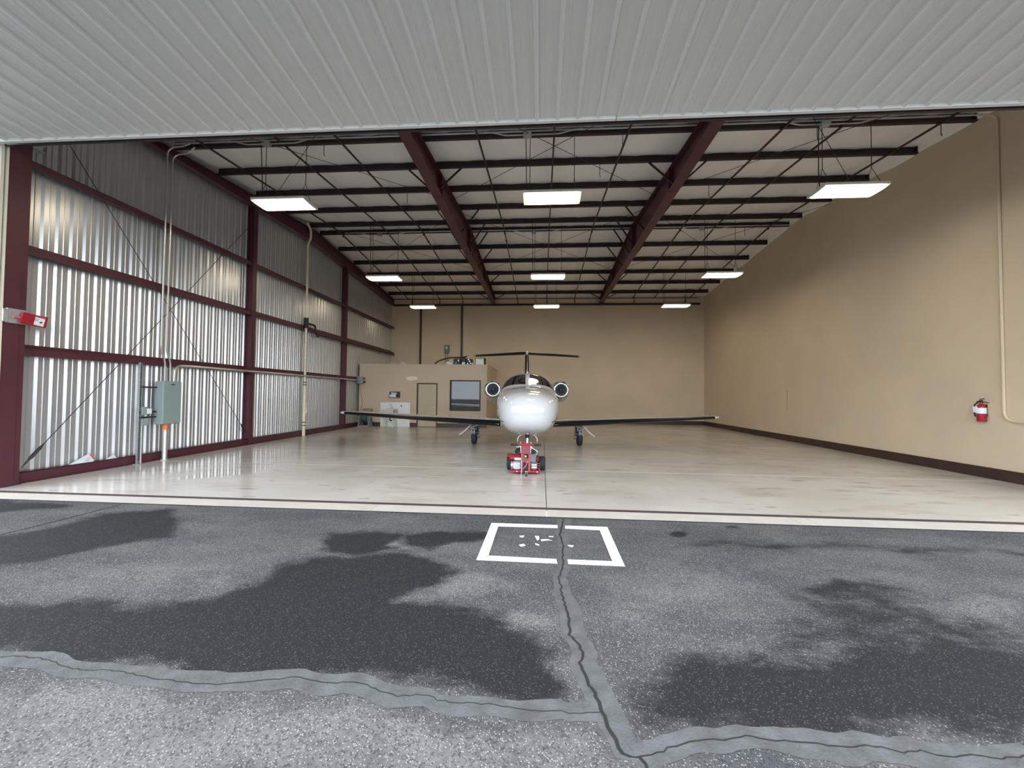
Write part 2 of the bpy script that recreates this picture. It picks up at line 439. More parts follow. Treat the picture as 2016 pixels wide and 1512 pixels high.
# concrete sill strip in front of the door track, in separate pours
xs = [-9.45, -7.3, -4.4, -2.4, .08, 3.4, 3.62, 9.55]
for a, b in zip(xs, xs[1:]):
    MB().box(a+.004, b-.004, YA, 5.985, -.05, .001).build('sill_slab', 'apron_concrete', floor)
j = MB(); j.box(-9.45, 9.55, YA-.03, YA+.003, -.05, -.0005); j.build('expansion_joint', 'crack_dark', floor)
j = MB(); j.box(-9.2, 9.4, 5.972, 6.04, -.02, .0015); j.build('door_track', 'track_brown', floor)
for y in (5.965, 6.035):
    MB().box(-9.2, 9.4, y, y+.014, -.02, .008).build('track_edge', 'dark_steel', floor)

# cracks with their sealant bands
def crop(pts, ox, oy, s): return [(ox+x/s, oy+y/s) for x, y in pts]
main_c = crop([(1160, 118), (1142, 205), (1163, 265), (1157, 330), (1165, 370), (1135, 450), (1148, 490), (1152, 540), (1175, 610), (1195, 690), (1195, 765), (1240, 810), (1272, 865), (1255, 925), (1295, 1020), (1335, 1090), (1375, 1190), (1410, 1280), (1450, 1350), (1490, 1435), (1580, 1450), (1615, 1480), (1640, 1540)], 700, 980, 2.841)
left_c = crop([(-60, 930), (0, 932), (100, 928), (150, 935), (205, 938), (270, 955), (330, 985), (420, 1000), (520, 1000), (620, 1008), (690, 1020), (800, 1045), (870, 1050), (1000, 1068), (1130, 1075), (1280, 1060), (1420, 1050), (1560, 1035), (1620, 1055), (1720, 1068), (1840, 1062)], 0, 940, 2.643) + \
         crop([(60, 1045), (140, 1080), (230, 1108), (410, 1100), (460, 1130), (560, 1145), (700, 1150), (780, 1155), (900, 1180), (1040, 1190), (1150, 1190), (1190, 1208), (1260, 1200), (1372, 1200)], 700, 980, 2.841)
right_c = crop([(-180, 1455), (-100, 1435), (0, 1400), (80, 1370), (170, 1352), (300, 1350), (430, 1330), (560, 1350), (700, 1365), (800, 1370), (900, 1388), (1000, 1395), (1100, 1380), (1200, 1395), (1320, 1425), (1420, 1415), (1560, 1450), (1650, 1445), (1700, 1435), (1860, 1455), (1989, 1445), (2080, 1450)], 1316, 980, 2.841)
hair_c = crop([(0, 298), (300, 225), (620, 142)], 0, 940, 2.643)
def ribbon(path, wfun, z, jit=0.0, win=8):
    "flat strip along a ground polyline"
    P = [Vector(p+(0,)) for p in path]; Q = []
    for a, b in zip(P, P[1:]):
        k_ = max(1, int((b-a).length/.03))
        for k in range(k_): Q.append(a.lerp(b, k/k_))
    Q.append(P[-1])
    if jit:
        rj = random.Random(len(Q)); Q = [q+Vector((rj.uniform(-jit, jit), rj.uniform(-jit, jit), 0)) for q in Q]
    mb = MB(); vs = []; n = len(Q)
    for i, q in enumerate(Q):
        t = (Q[min(i+win, n-1)]-Q[max(i-win, 0)]); nn = Vector((-t.y, t.x, 0)).normalized()
        a, b = wfun(i/(n-1))
        vs += [q+nn*a+Vector((0, 0, z)), q-nn*b+Vector((0, 0, z))]
    mb.add(vs, [(2*i, 2*i+1, 2*i+3, 2*i+2) for i in range(n-1)]); return mb
def W(lo, hi, seed):
    ph = [random.Random(seed+k).uniform(0, 6.3) for k in range(4)]
    def f(t):
        n = .5+.25*math.sin(9*t+ph[0])+.15*math.sin(23*t+ph[1])+.10*math.sin(61*t+ph[2]); return lo+(hi-lo)*n
    return f
def pair(fa, fb): return lambda t: (fa(t), fb(t))
mc, lc, rc, hc = ([floor_pt(*p) for p in c] for c in (main_c, left_c, right_c, hair_c))
ribbon(mc, pair(W(.06, .13, 1), W(.03, .08, 3)), -.0025, .002).build('crack_sealant', 'sealant', ground)
ribbon(lc, pair(W(.04, .11, 5), W(.05, .11, 7)), -.0020, .002).build('crack_sealant', 'sealant', ground)
ribbon(rc, pair(W(.06, .10, 9), W(.05, .11, 11)), -.0015, .002, 14).build('crack_sealant', 'sealant', ground)
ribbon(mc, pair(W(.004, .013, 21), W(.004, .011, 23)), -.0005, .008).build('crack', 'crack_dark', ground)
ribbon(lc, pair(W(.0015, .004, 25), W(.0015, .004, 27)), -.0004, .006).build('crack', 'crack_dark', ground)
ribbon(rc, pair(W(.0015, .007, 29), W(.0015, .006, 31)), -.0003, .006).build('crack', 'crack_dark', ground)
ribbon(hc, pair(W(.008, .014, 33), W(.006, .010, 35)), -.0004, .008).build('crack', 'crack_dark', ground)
# painted square with gaps where the sealed crack crosses it
def pquad(name, pts, parent):
    ws = [floor_pt(*p)+(-.0008,) for p in pts]; return MB().add(ws, [tuple(range(len(ws)))]).build(name, 'paint_white', parent)
sq = [crop(p, 700, 980, 2.841) for p in (
    [(760, 140), (1130, 152), (1130, 170), (798, 160)], [(1172, 155), (1408, 162), (1365, 182), (1172, 172)],
    [(760, 140), (798, 160), (742, 325), (675, 347)], [(742, 322), (1122, 342), (1130, 368), (675, 348)],
    [(1365, 180), (1408, 162), (1508, 384), (1435, 352)], [(1185, 344), (1440, 354), (1508, 384), (1190, 370)])]
for q in sq: pquad('painted_line', q, ground)
for pts in ([(1002, 212), (1026, 213), (1028, 230), (1018, 240), (1006, 222)], [(1004, 252), (1030, 262), (1024, 268), (1006, 262)],
            [(1035, 232), (1075, 230), (1105, 241), (1075, 238), (1040, 243)], [(1186, 263), (1222, 266), (1212, 276), (1190, 270)],
            [(1080, 214), (1108, 214), (1106, 220), (1082, 219)], [(912, 262), (940, 256), (952, 266), (926, 274)], [(915, 212), (945, 210), (938, 222), (922, 220)]):
    pquad('paint_remnant', crop(pts, 700, 980, 2.841), ground)

# ------------------------------------------------------------------ walls
o = MB().box(XR, XR+.25, 5.95, YB+.25, -.1, 8.6).build('wall_right', 'tan_wall'); struct(o, 'tan textured wall with fire extinguisher', 'wall')
o = MB().box(XL-.15, XR, YB, YB+.25, -.1, 8.6).build('wall_back', 'tan_wall'); struct(o, 'tan wall behind the jet at the far end', 'wall')
o = MB().box(XR-.035, XR, 6.05, YB, 0, .23).build('baseboard_right', 'brown_base'); struct(o, 'dark brown baseboard along the tan side wall', 'baseboard')
o = MB().box(-2.71, XR-.035, YB-.03, YB, 0, .23).build('baseboard_back', 'brown_base'); struct(o, 'dark brown baseboard along the back wall', 'baseboard')
wcrack = MB().tube([at(1549.5, 768+k*8, 0, XR-.002) + Vector((0, random.uniform(-.01, .01), 0)) for k in range(6)], .006, 4)
wcrack.build('wall_crack', 'ink', bpy.data.objects['wall_right'])

# ribbed metal wall: sheets of four pitches
PITCHW = .237
wl = empty('wall_left', (XL, YF, 0)); struct(wl, 'galvanised ribbed metal wall with maroon columns and girts', 'wall')
prof = [(0, 0), (.30, 0), (.34, .010), (.40, .010), (.45, 0), (.66, 0), (.77, -.032), (.83, -.032), (.985, 0), (1.0, 0)]
def sheet(name, n, pitch, prof, z0, z1, m, solid=.002):
    mb = MB(); pts = []
    for k in range(n):
        for (t, d) in prof[:-1]: pts.append(((k+t)*pitch, d))
    pts.append((n*pitch+.004, prof[-1][1]))
    vs = [(d, y, z) for z in (z0, z1) for (y, d) in pts]; q = len(pts)
    mb.add(vs, [(i, i+1, i+1+q, i+q) for i in range(q-1)]); return mb.build(name, m)
def wall_top(y): return zpur(min(y, YB))+PH
sw = 4*PITCHW; k = 0; first = None
while YF+.05+k*sw < YB:
    y = YF+.05+k*sw
    if first is None:
        first = sheet('wall_panel', 4, PITCHW, prof, .12, 8.35, 'galv_sheet'); first.parent = wl; first.location = (0, .05, 0)
    else: share(first, (0, .05+k*sw, 0), wl)
    k += 1
def ibeam_col(name, y0, y1, x0, x1, z1, parent, t=.014):
    mb = MB(); yc = (y0+y1)/2
    mb.box(x1-t, x1, y0, y1, 0, z1); mb.box(x0, x0+t, y0, y1, 0, z1); mb.box(x0+t, x1-t, yc-t/2, yc+t/2, 0, z1)
    mb.box(x0-.02, x1+.02, y0-.03, y1+.03, 0, .02)
    return mb.build(name, 'maroon', parent)
def wlp(mb, name, m='maroon', smooth=False):      # part of the left wall, built in world coordinates
    o = mb.build(name, m, wl, smooth); o.location = (-XL, -YF, 0); return o
mb = MB(); mb.box(-9.02, -9.0, 6.17, 6.40, 0, 7.4); mb.box(-9.28, -9.02, 6.19, 6.21, 0, 7.4); mb.box(-9.28, -9.02, 6.36, 6.40, 0, 7.4); mb.box(-9.03, -9.012, 6.40, 6.49, 0, 7.4)
mb.box(-9.3, -9.28, 6.17, 6.47, 0, 7.4); mb.box(-9.28, -8.99, 6.16, 6.5, 0, .02); wlp(mb, 'column')
for yc in (12.22, 18.34):
    mb = MB(); a, b = yc-.085, yc+.085
    mb.box(-9.09, -9.076, a, b, 0, 7.5); mb.box(-9.28, -9.266, a, b, 0, 7.5); mb.box(-9.266, -9.09, yc-.05, yc+.05, 0, 7.5); mb.box(-9.29, -9.05, a-.03, b+.03, 0, .018)
    wlp(mb, 'column')
cols = [6.49, 12.135, 12.305, 18.255, 18.425, 24.56]
for z in (2.25, 4.05, 5.60):
    for a, b in ((6.49, 12.135), (12.305, 18.255), (18.425, 24.56)):
        if z < 3 and a > 18: b = 19.98
        mb = MB()
        mb.box(-9.27, -9.10, a, b, z+.105, z+.112); mb.box(-9.107, -9.10, a, b, z+.01, z+.105); mb.box(-9.125, -9.10, a, b, z, z+.01)
        mb.box(-9.27, -9.263, a, b, z+.112, z+.20)
        wlp(mb, 'girt')
mb = MB(); mb.box(-9.125, -9.115, 6.5, 20, 0, .19); mb.box(-9.27, -9.115, 6.5, 20, .18, .19); mb.box(-9.125, -9.06, 6.5, 20, 0, .012)
struct(mb.build('baseboard_left', 'maroon'), 'maroon steel base channel under the ribbed metal wall', 'baseboard')
# bolts on the base channel
# wall bracing cables of the first bay
for a, b in (((-9.06, 6.55, .28), (-9.06, 12.1, 7.0)), ((-9.08, 6.55, 7.0), (-9.08, 12.1, .30))):
    a, b = Vector(a), Vector(b); mb = MB().tube([a, b], .007, 6); cb = wlp(mb, 'bracing_cable', 'dark_steel')
    d = (b-a).normalized(); lo = a if a.z < b.z else b; dd = d if a.z < b.z else -d
    t = MB().tube([lo+dd*.05, lo+dd*.15, lo+dd*.2, lo+dd*.40, lo+dd*.46, lo+dd*.5], [.012, .014, .028, .028, .014, .010], 8)
    t.build('turnbuckle', 'dark_steel', cb)

# header wall above the door opening and the strips of front wall beside it
fw = MB(); fw.box(-13, 13, YF, YF+.02, 7.15, 8.0); fw.box(-13, -9.2, 6.13, 6.15, 0, 8.0); fw.box(9.42, 13, 6.13, 6.15, 0, 8.0)
wf = fw.build('wall_front', 'canopy_sheet'); struct(wf, 'front hangar wall above and beside the open door', 'wall')
hb = MB(); hb.prism([(6.10, 5.72), (6.15, 5.72), (6.15, 5.76), (6.13, 5.76), (6.13, 7.2), (6.10, 7.2)], 'x', -9.2, 9.4)
hb.build('door_header', 'dark_steel', wf)
# door jamb trims on the left
tr = empty('trim_1', (-9.0, 6.1, 0)); struct(tr, 'cream and white metal jamb trim beside the first maroon column', 'trim')
for (y0, y1, x1, mm) in ((6.135, 6.165, -8.985, 'cream_trim'), (6.06, 6.105, -8.985, 'cream_trim'), (6.105, 6.135, -9.02, 'grey_box'), (5.99, 6.06, -9.02, 'panel_grey')):
    o = MB().box(-9.2, x1, y0, y1, 0, 5.75).build('trim_strip', mm, tr); o.location = (9.0, -6.1, 0)

# ------------------------------------------------------------------ bifold door, folded up and out over the apron
bd = empty('door_1', (0, 6.0, 5.72)); struct(bd, 'pale ribbed bifold hangar door folded open overhead', 'door')
SL = .098; DEEP = 3.1; RP = .2985
prof_d = [(0, 0), (.20, 0), (.225, -.004), (.26, -.004), (.285, 0), (.50, 0), (.525, -.004), (.56, -.004), (.585, 0), (.74, 0), (.785, -.038), (.81, -.044), (.89, -.044), (.915, -.038), (.96, 0), (1.0, 0)]
def door_sheet(n):
    mb = MB(); pts = []
    for k in range(n):
        for (t, d) in prof_d[:-1]: pts.append(((k+t)*RP, d))
    pts.append((n*RP+.003, 0))
    q = len(pts); vs = []
    for yy in (0, -DEEP): vs += [(x, yy, d-SL*yy+.02) for x, d in pts]
    mb.add(vs, [(i, i+1, i+1+q, i+q) for i in range(q-1)]); return mb.build('door_panel', 'canopy_sheet', bd)
ds = door_sheet(3); x0 = -9.02; ds.location = (x0, 0, 0)
for k in range(1, 21): share(ds, (x0+k*3*RP, 0, 0), bd)
def bdp(mb, name, m):
    o = mb.build(name, m, bd); o.location = (0, -6.0, -5.72); return o
trim_l = [(5.965, 5.692), (6.02, 5.692), (6.02, 5.70), (5.975, 5.70), (5.975, 5.748), (5.965, 5.748)]
bdp(MB().prism(trim_l, 'x', -9.03, 1.04), 'bottom_trim', 'white_trim')
bdp(MB().prism(trim_l, 'x', 1.05, 9.9), 'bottom_trim', 'white_trim')
bdp(MB().prism([(6.08, 5.80), (6.08, 5.90), (2.9, 6.21), (2.9, 6.11)], 'x', -9.03, 9.9), 'lower_leaf_core', 'white_trim')
bdp(MB().prism([(6.12, 7.05), (6.12, 7.17), (2.9, 6.35), (2.9, 6.23)], 'x', -9.03, 9.9), 'upper_leaf', 'canopy_sheet')
bdp(MB().tube([(-9.03, 2.93, 6.2), (9.9, 2.93, 6.2)], .06, 10), 'fold_hinge', 'galv')

# ------------------------------------------------------------------ roof
ce = empty('ceiling', (0, RIDGE, 8.1)); struct(ce, 'white insulated gable roof on maroon purlins and beams', 'ceiling')
PUR = [7.70, 9.32, 10.70, 12.20, 13.70, 15.20, 15.96, 17.46, 18.96, 20.46, 21.96, 23.46]
def cp(mb, name, m, smooth=False):
    o = mb.build(name, m, ce, smooth); o.location = (0, -RIDGE, -8.1); return o
bw = 1.56; x = -9.36; ys = []
knots = [6.16]+PUR+[24.6]
for a, b in zip(knots, knots[1:]):
    for i in range(4): ys.append((a+(b-a)*i/4, i/4, b-a))
ys.append((24.6, 0, 1))
while x < XR:
    x1 = min(x+bw, XR); nx = 6
    def fn(u, v, x=x, x1=x1):
        y, t, gap = ys[round(v*(len(ys)-1))]
        sag = .05*math.sin(PI*t)*(gap/1.5)
        e = math.sin(PI*u); xx = x+(x1-x)*u
        z = zpur(y)+PH - sag*e + .012*math.sin(7*xx+3*y)
        if xx > XR-.05: z -= .05
        return (xx, y, z)
    cp(MB().grid(fn, nx, len(ys)-1), 'insulation_blanket', 'insulation', 'all'); x = x1
# opaque roof sheets above
cp(MB().add([(-9.6, 5.9, 7.62), (9.8, 5.9, 7.62), (9.8, RIDGE, 8.42), (-9.6, RIDGE, 8.42), (9.8, 24.9, 7.67), (-9.6, 24.9, 7.67)], [(0, 1, 2, 3), (3, 2, 4, 5)]), 'roof_sheet', 'galv')
for y in PUR:
    z = zpur(y); s = 1 if y < RIDGE else -1
    mb = MB(); xa, xb = -9.1, 9.18
    mb.box(xa, xb, y-.004, y+.004, z, z+PH); mb.box(xa, xb, y-.075, y+.004, z, z+.008); mb.box(xa, xb, y-.004, y+.075, z+PH-.008, z+PH)
    mb.box(xa, xb, y-.079, y-.072, z, z+.025)
    mb.box(xb-.03, xb, y-.06, y+.004, z, z+PH)
    cp(mb, 'purlin', 'purlin_paint')
# main roof beams
for xc in (-2.93, 3.43):
    yy = [6.34, RIDGE, 24.45]
    poly = [(6.34, 7.12), (24.45, 7.12), (24.45, zpur(24.45)), (RIDGE, zpur(RIDGE)), (6.34, zpur(6.34))]
    mb = MB().prism(poly, 'x', xc-.006, xc+.006)
    mb.box(xc-.135, xc+.135, 6.34, 24.45, 7.10, 7.12)
    mb.prism([(6.34, zpur(6.34)-.015), (RIDGE, zpur(RIDGE)-.015), (24.45, zpur(24.45)-.015), (24.45, zpur(24.45)), (RIDGE, zpur(RIDGE)), (6.34, zpur(6.34))], 'x', xc-.125, xc+.125)
    for ysp in (11.05, 15.58, 19.8): mb.box(xc-.13, xc+.13, ysp-.02, ysp+.02, 7.09, zpur(ysp)-.01)
    cp(mb, 'roof_beam', 'maroon')
    for yp in [PUR[q] for q in (2, 4, 5, 6, 7, 9, 11)]:
        for s in (-1, 1):
            cp(MB().bar((xc+s*.10, yp, 7.14), (xc+s*.72, yp, zpur(yp)+.01), .04, .04), 'flange_brace', 'purlin_paint')
mb = MB(); xc = -9.15
mb.prism([(6.2, 7.30), (RIDGE, 7.62), (24.5, 7.05), (24.5, zpur(24.5)), (RIDGE, zpur(RIDGE)), (6.2, zpur(6.2))], 'x', xc-.006, xc+.006)
mb.prism([(6.2, 7.28), (RIDGE, 7.60), (24.5, 7.03), (24.5, 7.05), (RIDGE, 7.62), (6.2, 7.30)], 'x', xc-.09, xc+.10)
mb.prism([(6.2, zpur(6.2)-.02), (RIDGE, zpur(RIDGE)-.02), (24.5, zpur(24.5)-.02), (24.5, zpur(24.5)), (RIDGE, zpur(RIDGE)), (6.2, zpur(6.2))], 'x', xc-.09, xc+.10)
cp(mb, 'roof_beam', 'maroon')
# thin sag angles running under the purlins, with red turnbuckles by the ridge
for xr in (-8.12, -6.2, -4.78, -1.52, .22, 1.87, 5.22, 6.45, 8.45):
    mb = MB().bar((xr, 6.4, zpur(6.4)-.02), (xr, RIDGE, zpur(RIDGE)-.02), .04, .035).bar((xr, RIDGE, zpur(RIDGE)-.02), (xr, 24.3, zpur(24.3)-.02), .04, .035)
    sg = cp(mb, 'sag_angle', 'purlin_paint')
    if xr not in (-6.2, .22, 6.45):
        for y0 in (16.25,):
            z = zpur(y0)-.03
            MB().tube([(xr, y0-.35, z+.03), (xr, y0-.28, z), (xr, y0-.2, z), (xr, y0+.1, z-.02), (xr, y0+.3, z-.03), (xr, y0+.38, z-.03), (xr, y0+.45, z)], [.02, .045, .02, .02, .02, .045, .02], 8).build('turnbuckle', 'tug_red_dark', sg)
# roof bracing cables
for (xa, xb) in ((-9.0, -2.93), (-2.93, 3.43), (3.43, 9.2)):
    for (ya, yb) in ((6.5, 12.7), (13.7, 19.9)):
        for (p, q) in (((xa, ya), (xb, yb)), ((xa, yb), (xb, ya))):
            cp(MB().tube([(p[0], p[1], zpur(p[1])-.06), (q[0], q[1], zpur(q[1])-.06)], .007, 5), 'bracing_cable', 'dark_steel')
# eave strip and pipe along the back wall
cp(MB().box(-9.2, 9.15, YB-.14, YB-.04, 7.02, 7.12), 'eave_girt', 'purlin_paint')
cp(MB().tube([(-9.0, 24.2, 7.36), (8.9, 24.2, 7.36)], .025, 6), 'sprinkler_pipe', 'dark_steel')
for xr in (-7.9, -6.2, -4.8, -1.5, .25, 1.87, 5.3, 8.2):
    cp(MB().tube([(xr, 24.2, 7.04), (xr, 24.2, 7.2), (xr, 24.2, 7.36), (xr, 24.2, 7.5)], [.03, .03, .02, .012], 6), 'pipe_hanger', 'tug_red_dark')
for xr in (-7.45, -4.90):
    cp(MB().box(xr-.055, xr+.055, YB-.10, YB-.005, 2.9, 7.04), 'wall_post', 'brown_base')
# short hanger rods seen between purlins and angles
for xr, yp in ((-5.2, 9.2), (-4.2, 12.2), (1.75, 9.2), (5.9, 9.2), (8.4, 9.2), (1.45, 10.7), (4.8, 12.2), (-6.9, 15.9), (7.6, 15.96)):
    cp(MB().tube([(xr, yp, zpur(yp)+.02), (xr, yp, zpur(yp)-.28), (xr+.02, yp, zpur(yp)-.33)], .008, 5), 'hanger_rod', 'dark_steel')
# conduits clipped under two purlins
for yp, xa in ((9.20, -8.9), (15.96, -8.0)):
    z = zpur(yp)+.03; pts = []
    cp(MB().tube([(xa, yp-.10, z), (9.2, yp-.10, z)], .018, 8), 'ceiling_conduit', 'emt')
    for xl in (-6.5, -.35, 6.0):
        cp(MB().tube(bend([(xl-1.0, yp-.12, z), (xl-.8, yp-.12, z-.02), (xl-.55, yp-.13, z-.10), (xl+.7, yp-.13, z-.10), (xl+.95, yp-.12, z-.02), (xl+1.2, yp-.12, z)], .1), .016, 8), 'conduit_offset', 'emt')
        cp(MB().box(xl-.12, xl+.06, yp-.20, yp-.08, z-.16, z-.06, .01), 'junction_box', 'galv')

# ------------------------------------------------------------------ hanging lamps
def make_lamp():
    r = empty('ceiling_light'); LX, LY = .64, .31
    mb = MB(); rim = .035
    def ringp(h, ox, oy): return [(-ox, -oy, h), (ox, -oy, h), (ox, oy, h), (-ox, oy, h)]
    vs = ringp(.0, LX, LY)+ringp(.05, LX, LY)+ringp(.09, LX-.06, LY-.10)
    mb.add(vs, [(0, 1, 5, 4), (1, 2, 6, 5), (2, 3, 7, 6), (3, 0, 4, 7), (4, 5, 9, 8), (5, 6, 10, 9), (6, 7, 11, 10), (7, 4, 8, 11), (8, 9, 10, 11)])
    i = ringp(0, LX-rim, LY-rim)+ringp(.012, LX-rim, LY-rim)
    mb.add(ringp(0, LX, LY)+i, [(0, 4, 5, 1), (1, 5, 6, 2), (2, 6, 7, 3), (3, 7, 4, 0), (4, 8, 9, 5), (5, 9, 10, 6), (6, 10, 11, 7), (7, 11, 8, 4)])
    mb.build('housing', 'lamp_body', r)
    for s in (-1, 1):
        MB().prism([(-LY, 0), (LY, 0), (LY*.85, -.018), (LY*.4, -.03), (-LY*.4, -.03), (-LY*.85, -.018)], 'x', s*LX-.006, s*LX+.006).build('end_rim', 'lamp_body', r)
    n = 6; tw = (2*LY-2*rim)/n
    for k in range(n):
        y = -LY+rim+tw*(k+.5)
        MB().lathe([(-LX+rim+.02, tw*.42), (LX-rim-.02, tw*.42)], (0, y, .012), 'x', 10).build('tube', 'lamp_lens', r, 'all')
    return r
def add_hangers(r, h0, h1, front):
    for s in (-1, 1):
        x = s*.50
        for sy in (-1, 1):
            MB().tube([(x-.0, sy*.24, .06), (x, 0, .50)], .006, 5).build('hanger_wire', 'dark_steel', r)
        MB().tube([(x, 0, .50), (x, 0, h0)], .008, 5).build('hanger_chain', 'dark_steel', r)
    MB().tube([(-.56, 0, .07), (-.58, 0, .5), (-.60, -.05, h0)], .010, 6).build('power_cord', 'dark_steel', r)
ROW = {9.2: 'the row nearest the open hangar door', 15.4: 'the middle row under the roof ridge', 20.6: 'the row next to the back wall'}
SIDE = {-6.13: 'beside the ribbed metal wall', .18: 'above the jet centreline', 6.5: 'beside the plain tan wall'}
for yl in (9.2, 15.4, 20.6):
    proto = make_lamp(); add_hangers(proto, zpur(yl)-6.1+.05, 0, yl < 10)
    for i, xl in enumerate((-6.13, .18, 6.5)):
        o = proto if i == 0 else copy_tree(proto)
        o.location = (xl, yl, 6.10)
        tag(o, 'lit hanging light in '+ROW[yl]+', '+SIDE[xl], 'ceiling light', 'hanging hangar lights')

# ------------------------------------------------------------------ office box
OY, OX0, OX1, OH = 20.0, XL+.12, -2.71, 3.06
wo = empty('wall_office', (OX0, OY, 0)); struct(wo, 'tan office room built into the back corner', 'room')
def op(mb, name, m, parent=wo, smooth=False):
    o = mb.build(name, m, parent, smooth); o.location = (-OX0, -OY, 0); return o
dx0, dx1, dz1 = -6.21, -5.17, 2.18
wx0, wx1, wz0, wz1 = -4.55, -3.01, .82, 2.34
mb = MB()
for (a, b, c, d2) in ((OX0, dx0, 0, OH), (dx0, dx1, dz1, OH), (dx1, wx0, 0, OH), (wx0, wx1, 0, wz0), (wx0, wx1, wz1, OH), (wx1, OX1, 0, OH)):
    mb.box(a, b, OY, OY+.14, c, d2)
op(mb, 'office_front_wall', 'tan_office')
op(MB().box(OX1-.14, OX1, OY+.14, YB, 0, OH), 'office_side_wall', 'tan_office')
op(MB().box(OX0, OX1+.02, OY-.02, YB, OH, OH+.06), 'office_roof', 'tan_office')
for a, b in ((OX0, -8.06), (-6.54, dx0), (dx1, OX1)):
    op(MB().box(a, b, OY-.02, OY, 0, .20), 'office_baseboard', 'brown_base')
d1 = empty('door_2', ((dx0+dx1)/2, OY, 0)); struct(d1, 'beige office door in a dark brown frame', 'door')
hw = (dx1-dx0)/2
MB().box(-hw, -hw+.07, -.03, .13, 0, dz1).box(hw-.05, hw, -.03, .13, 0, dz1).box(-hw+.07, hw-.05, -.03, .13, dz1-.06, dz1).build('door_frame', 'brown_base', d1)
MB().box(-hw+.07, hw-.05, .0, .04, .015, dz1-.06).build('door_leaf', 'door_paint', d1)
MB().box(-hw+.07, hw-.05, -.03, .13, 0, .015).build('door_sill', 'brown_base', d1)
h = MB().lathe([(-.02, .03), (0, .03)], (hw-.15, -.0, 1.0), 'y', 12).tube([(hw-.15, 0, 1.0), (hw-.15, -.06, 1.0), (hw-.29, -.06, 1.0)], .012, 8)
h.build('door_handle', 'alu', d1)
w1 = empty('window_1', ((wx0+wx1)/2, OY, wz0)); struct(w1, 'square dark-framed office window with reflective glass', 'window')
hw2 = (wx1-wx0)/2; wh = wz1-wz0
MB().box(-hw2, -hw2+.06, -.02, .14, 0, wh).box(hw2-.06, hw2, -.02, .14, 0, wh).box(-hw2+.06, hw2-.06, -.02, .14, 0, .06).box(-hw2+.06, hw2-.06, -.02, .14, wh-.06, wh).build('window_frame', 'black', w1)
MB().box(-hw2+.06, hw2-.06, .05, .062, .06, wh-.06).build('window_pane', 'window_glass', w1)

# ------------------------------------------------------------------ things by the office
def on_office(u, v, y=OY): return at(u, v, 1, y)
sp = MB().box(-8.05, -6.55, OY-.02, OY-.001, .0, 1.2).build('splash_panel', 'white'); tag(sp, 'white splash panel on the office wall behind the utility sink', 'wall panel')
sk = empty('utility_sink', (-7.45, OY-.35, 0)); tag(sk, 'white utility sink on cream legs against the office wall', 'sink')
mb = MB()
def ring(h, a, b, r): return [(-a, -b, h), (a, -b, h), (a, b, h), (-a, b, h)]
vs = ring(.55, .24, .22, 0)+ring(.86, .29, .27, 0)+ring(.86, .25, .23, 0)+ring(.60, .21, .19, 0)
fs = []
for k in range(3):
    for i in range(4): fs.append((k*4+i, k*4+(i+1) % 4, k*4+4+(i+1) % 4, k*4+4+i))
fs += [(12, 13, 14, 15), (3, 2, 1, 0)]
mb.add(vs, fs); mb.box(-.30, .30, -.28, -.25, .84, .87).box(-.30, .30, .25, .30, .84, .90).build('basin', 'basin', sk)
for sx in (-1, 1):
    for sy in (-1, 1):
        MB().bar((sx*.25, sy*.22, 0), (sx*.21, sy*.19, .56), .05, .05).build('leg', 'leg_cream', sk)
MB().tube(bend([(0, .27, .90), (0, .27, 1.06), (-.03, .18, 1.12), (-.06, .08, 1.05)], .05), .012, 8).tube([(-.1, .27, .93), (.1, .27, .93)], .014, 6).build('faucet', 'alu', sk)
MB().tube(bend([(.02, 0, .56), (.02, 0, .32), (.08, .1, .30), (.08, .3, .32)], .05), .03, 8).build('drain_pipe', 'black', sk)
MB().box(.31, .34, -.2, .2, .55, .86).build('side_tray', 'galv', sk)
tp = MB().tube([(-6.98, OY-.02, 1.02), (-6.98, OY-.06, 1.02), (-6.98, OY-.10, 1.07)], [.03, .025, .012], 8).build('wall_tap', 'dark_steel'); tag(tp, 'small dark wall tap on the white splash panel', 'tap')
pt = empty('paper_towel_holder', (-7.33, OY, 1.58)); tag(pt, 'brown board with white paper towel roll above the sink', 'towel holder')
MB().box(-.27, .27, -.02, 0, -.16, .16).build('backboard', 'wood_dark', pt)
MB().lathe([(-.17, .075), (.12, .075)], (-.02, -.11, -.06), 'x', 16).build('paper_roll', 'paper', pt, True)
MB().box(-.16, .11, -.14, -.03, .07, .11).box(-.16, .11, -.05, -.03, .02, .07).build('folded_towels', 'paper', pt)
for s in (-.19, .14): MB().box(s-.01, s+.01, -.13, -.02, -.12, 0).build('bracket', 'black', pt)
pv = at(811, 745, 1, OY); ov = MB()
n = 20; ov.prism([(.29*math.copysign(abs(math.cos(2*PI*k/n))**.6, math.cos(2*PI*k/n)), .10*math.copysign(abs(math.sin(2*PI*k/n))**.8, math.sin(2*PI*k/n))) for k in range(n)], 'y', -.012, -.0)
o = ov.build('wall_plaque', 'cream_trim'); o.location = (pv.x, OY, pv.z); tag(o, 'blank cream oval plaque on the office wall near the door top', 'plaque')
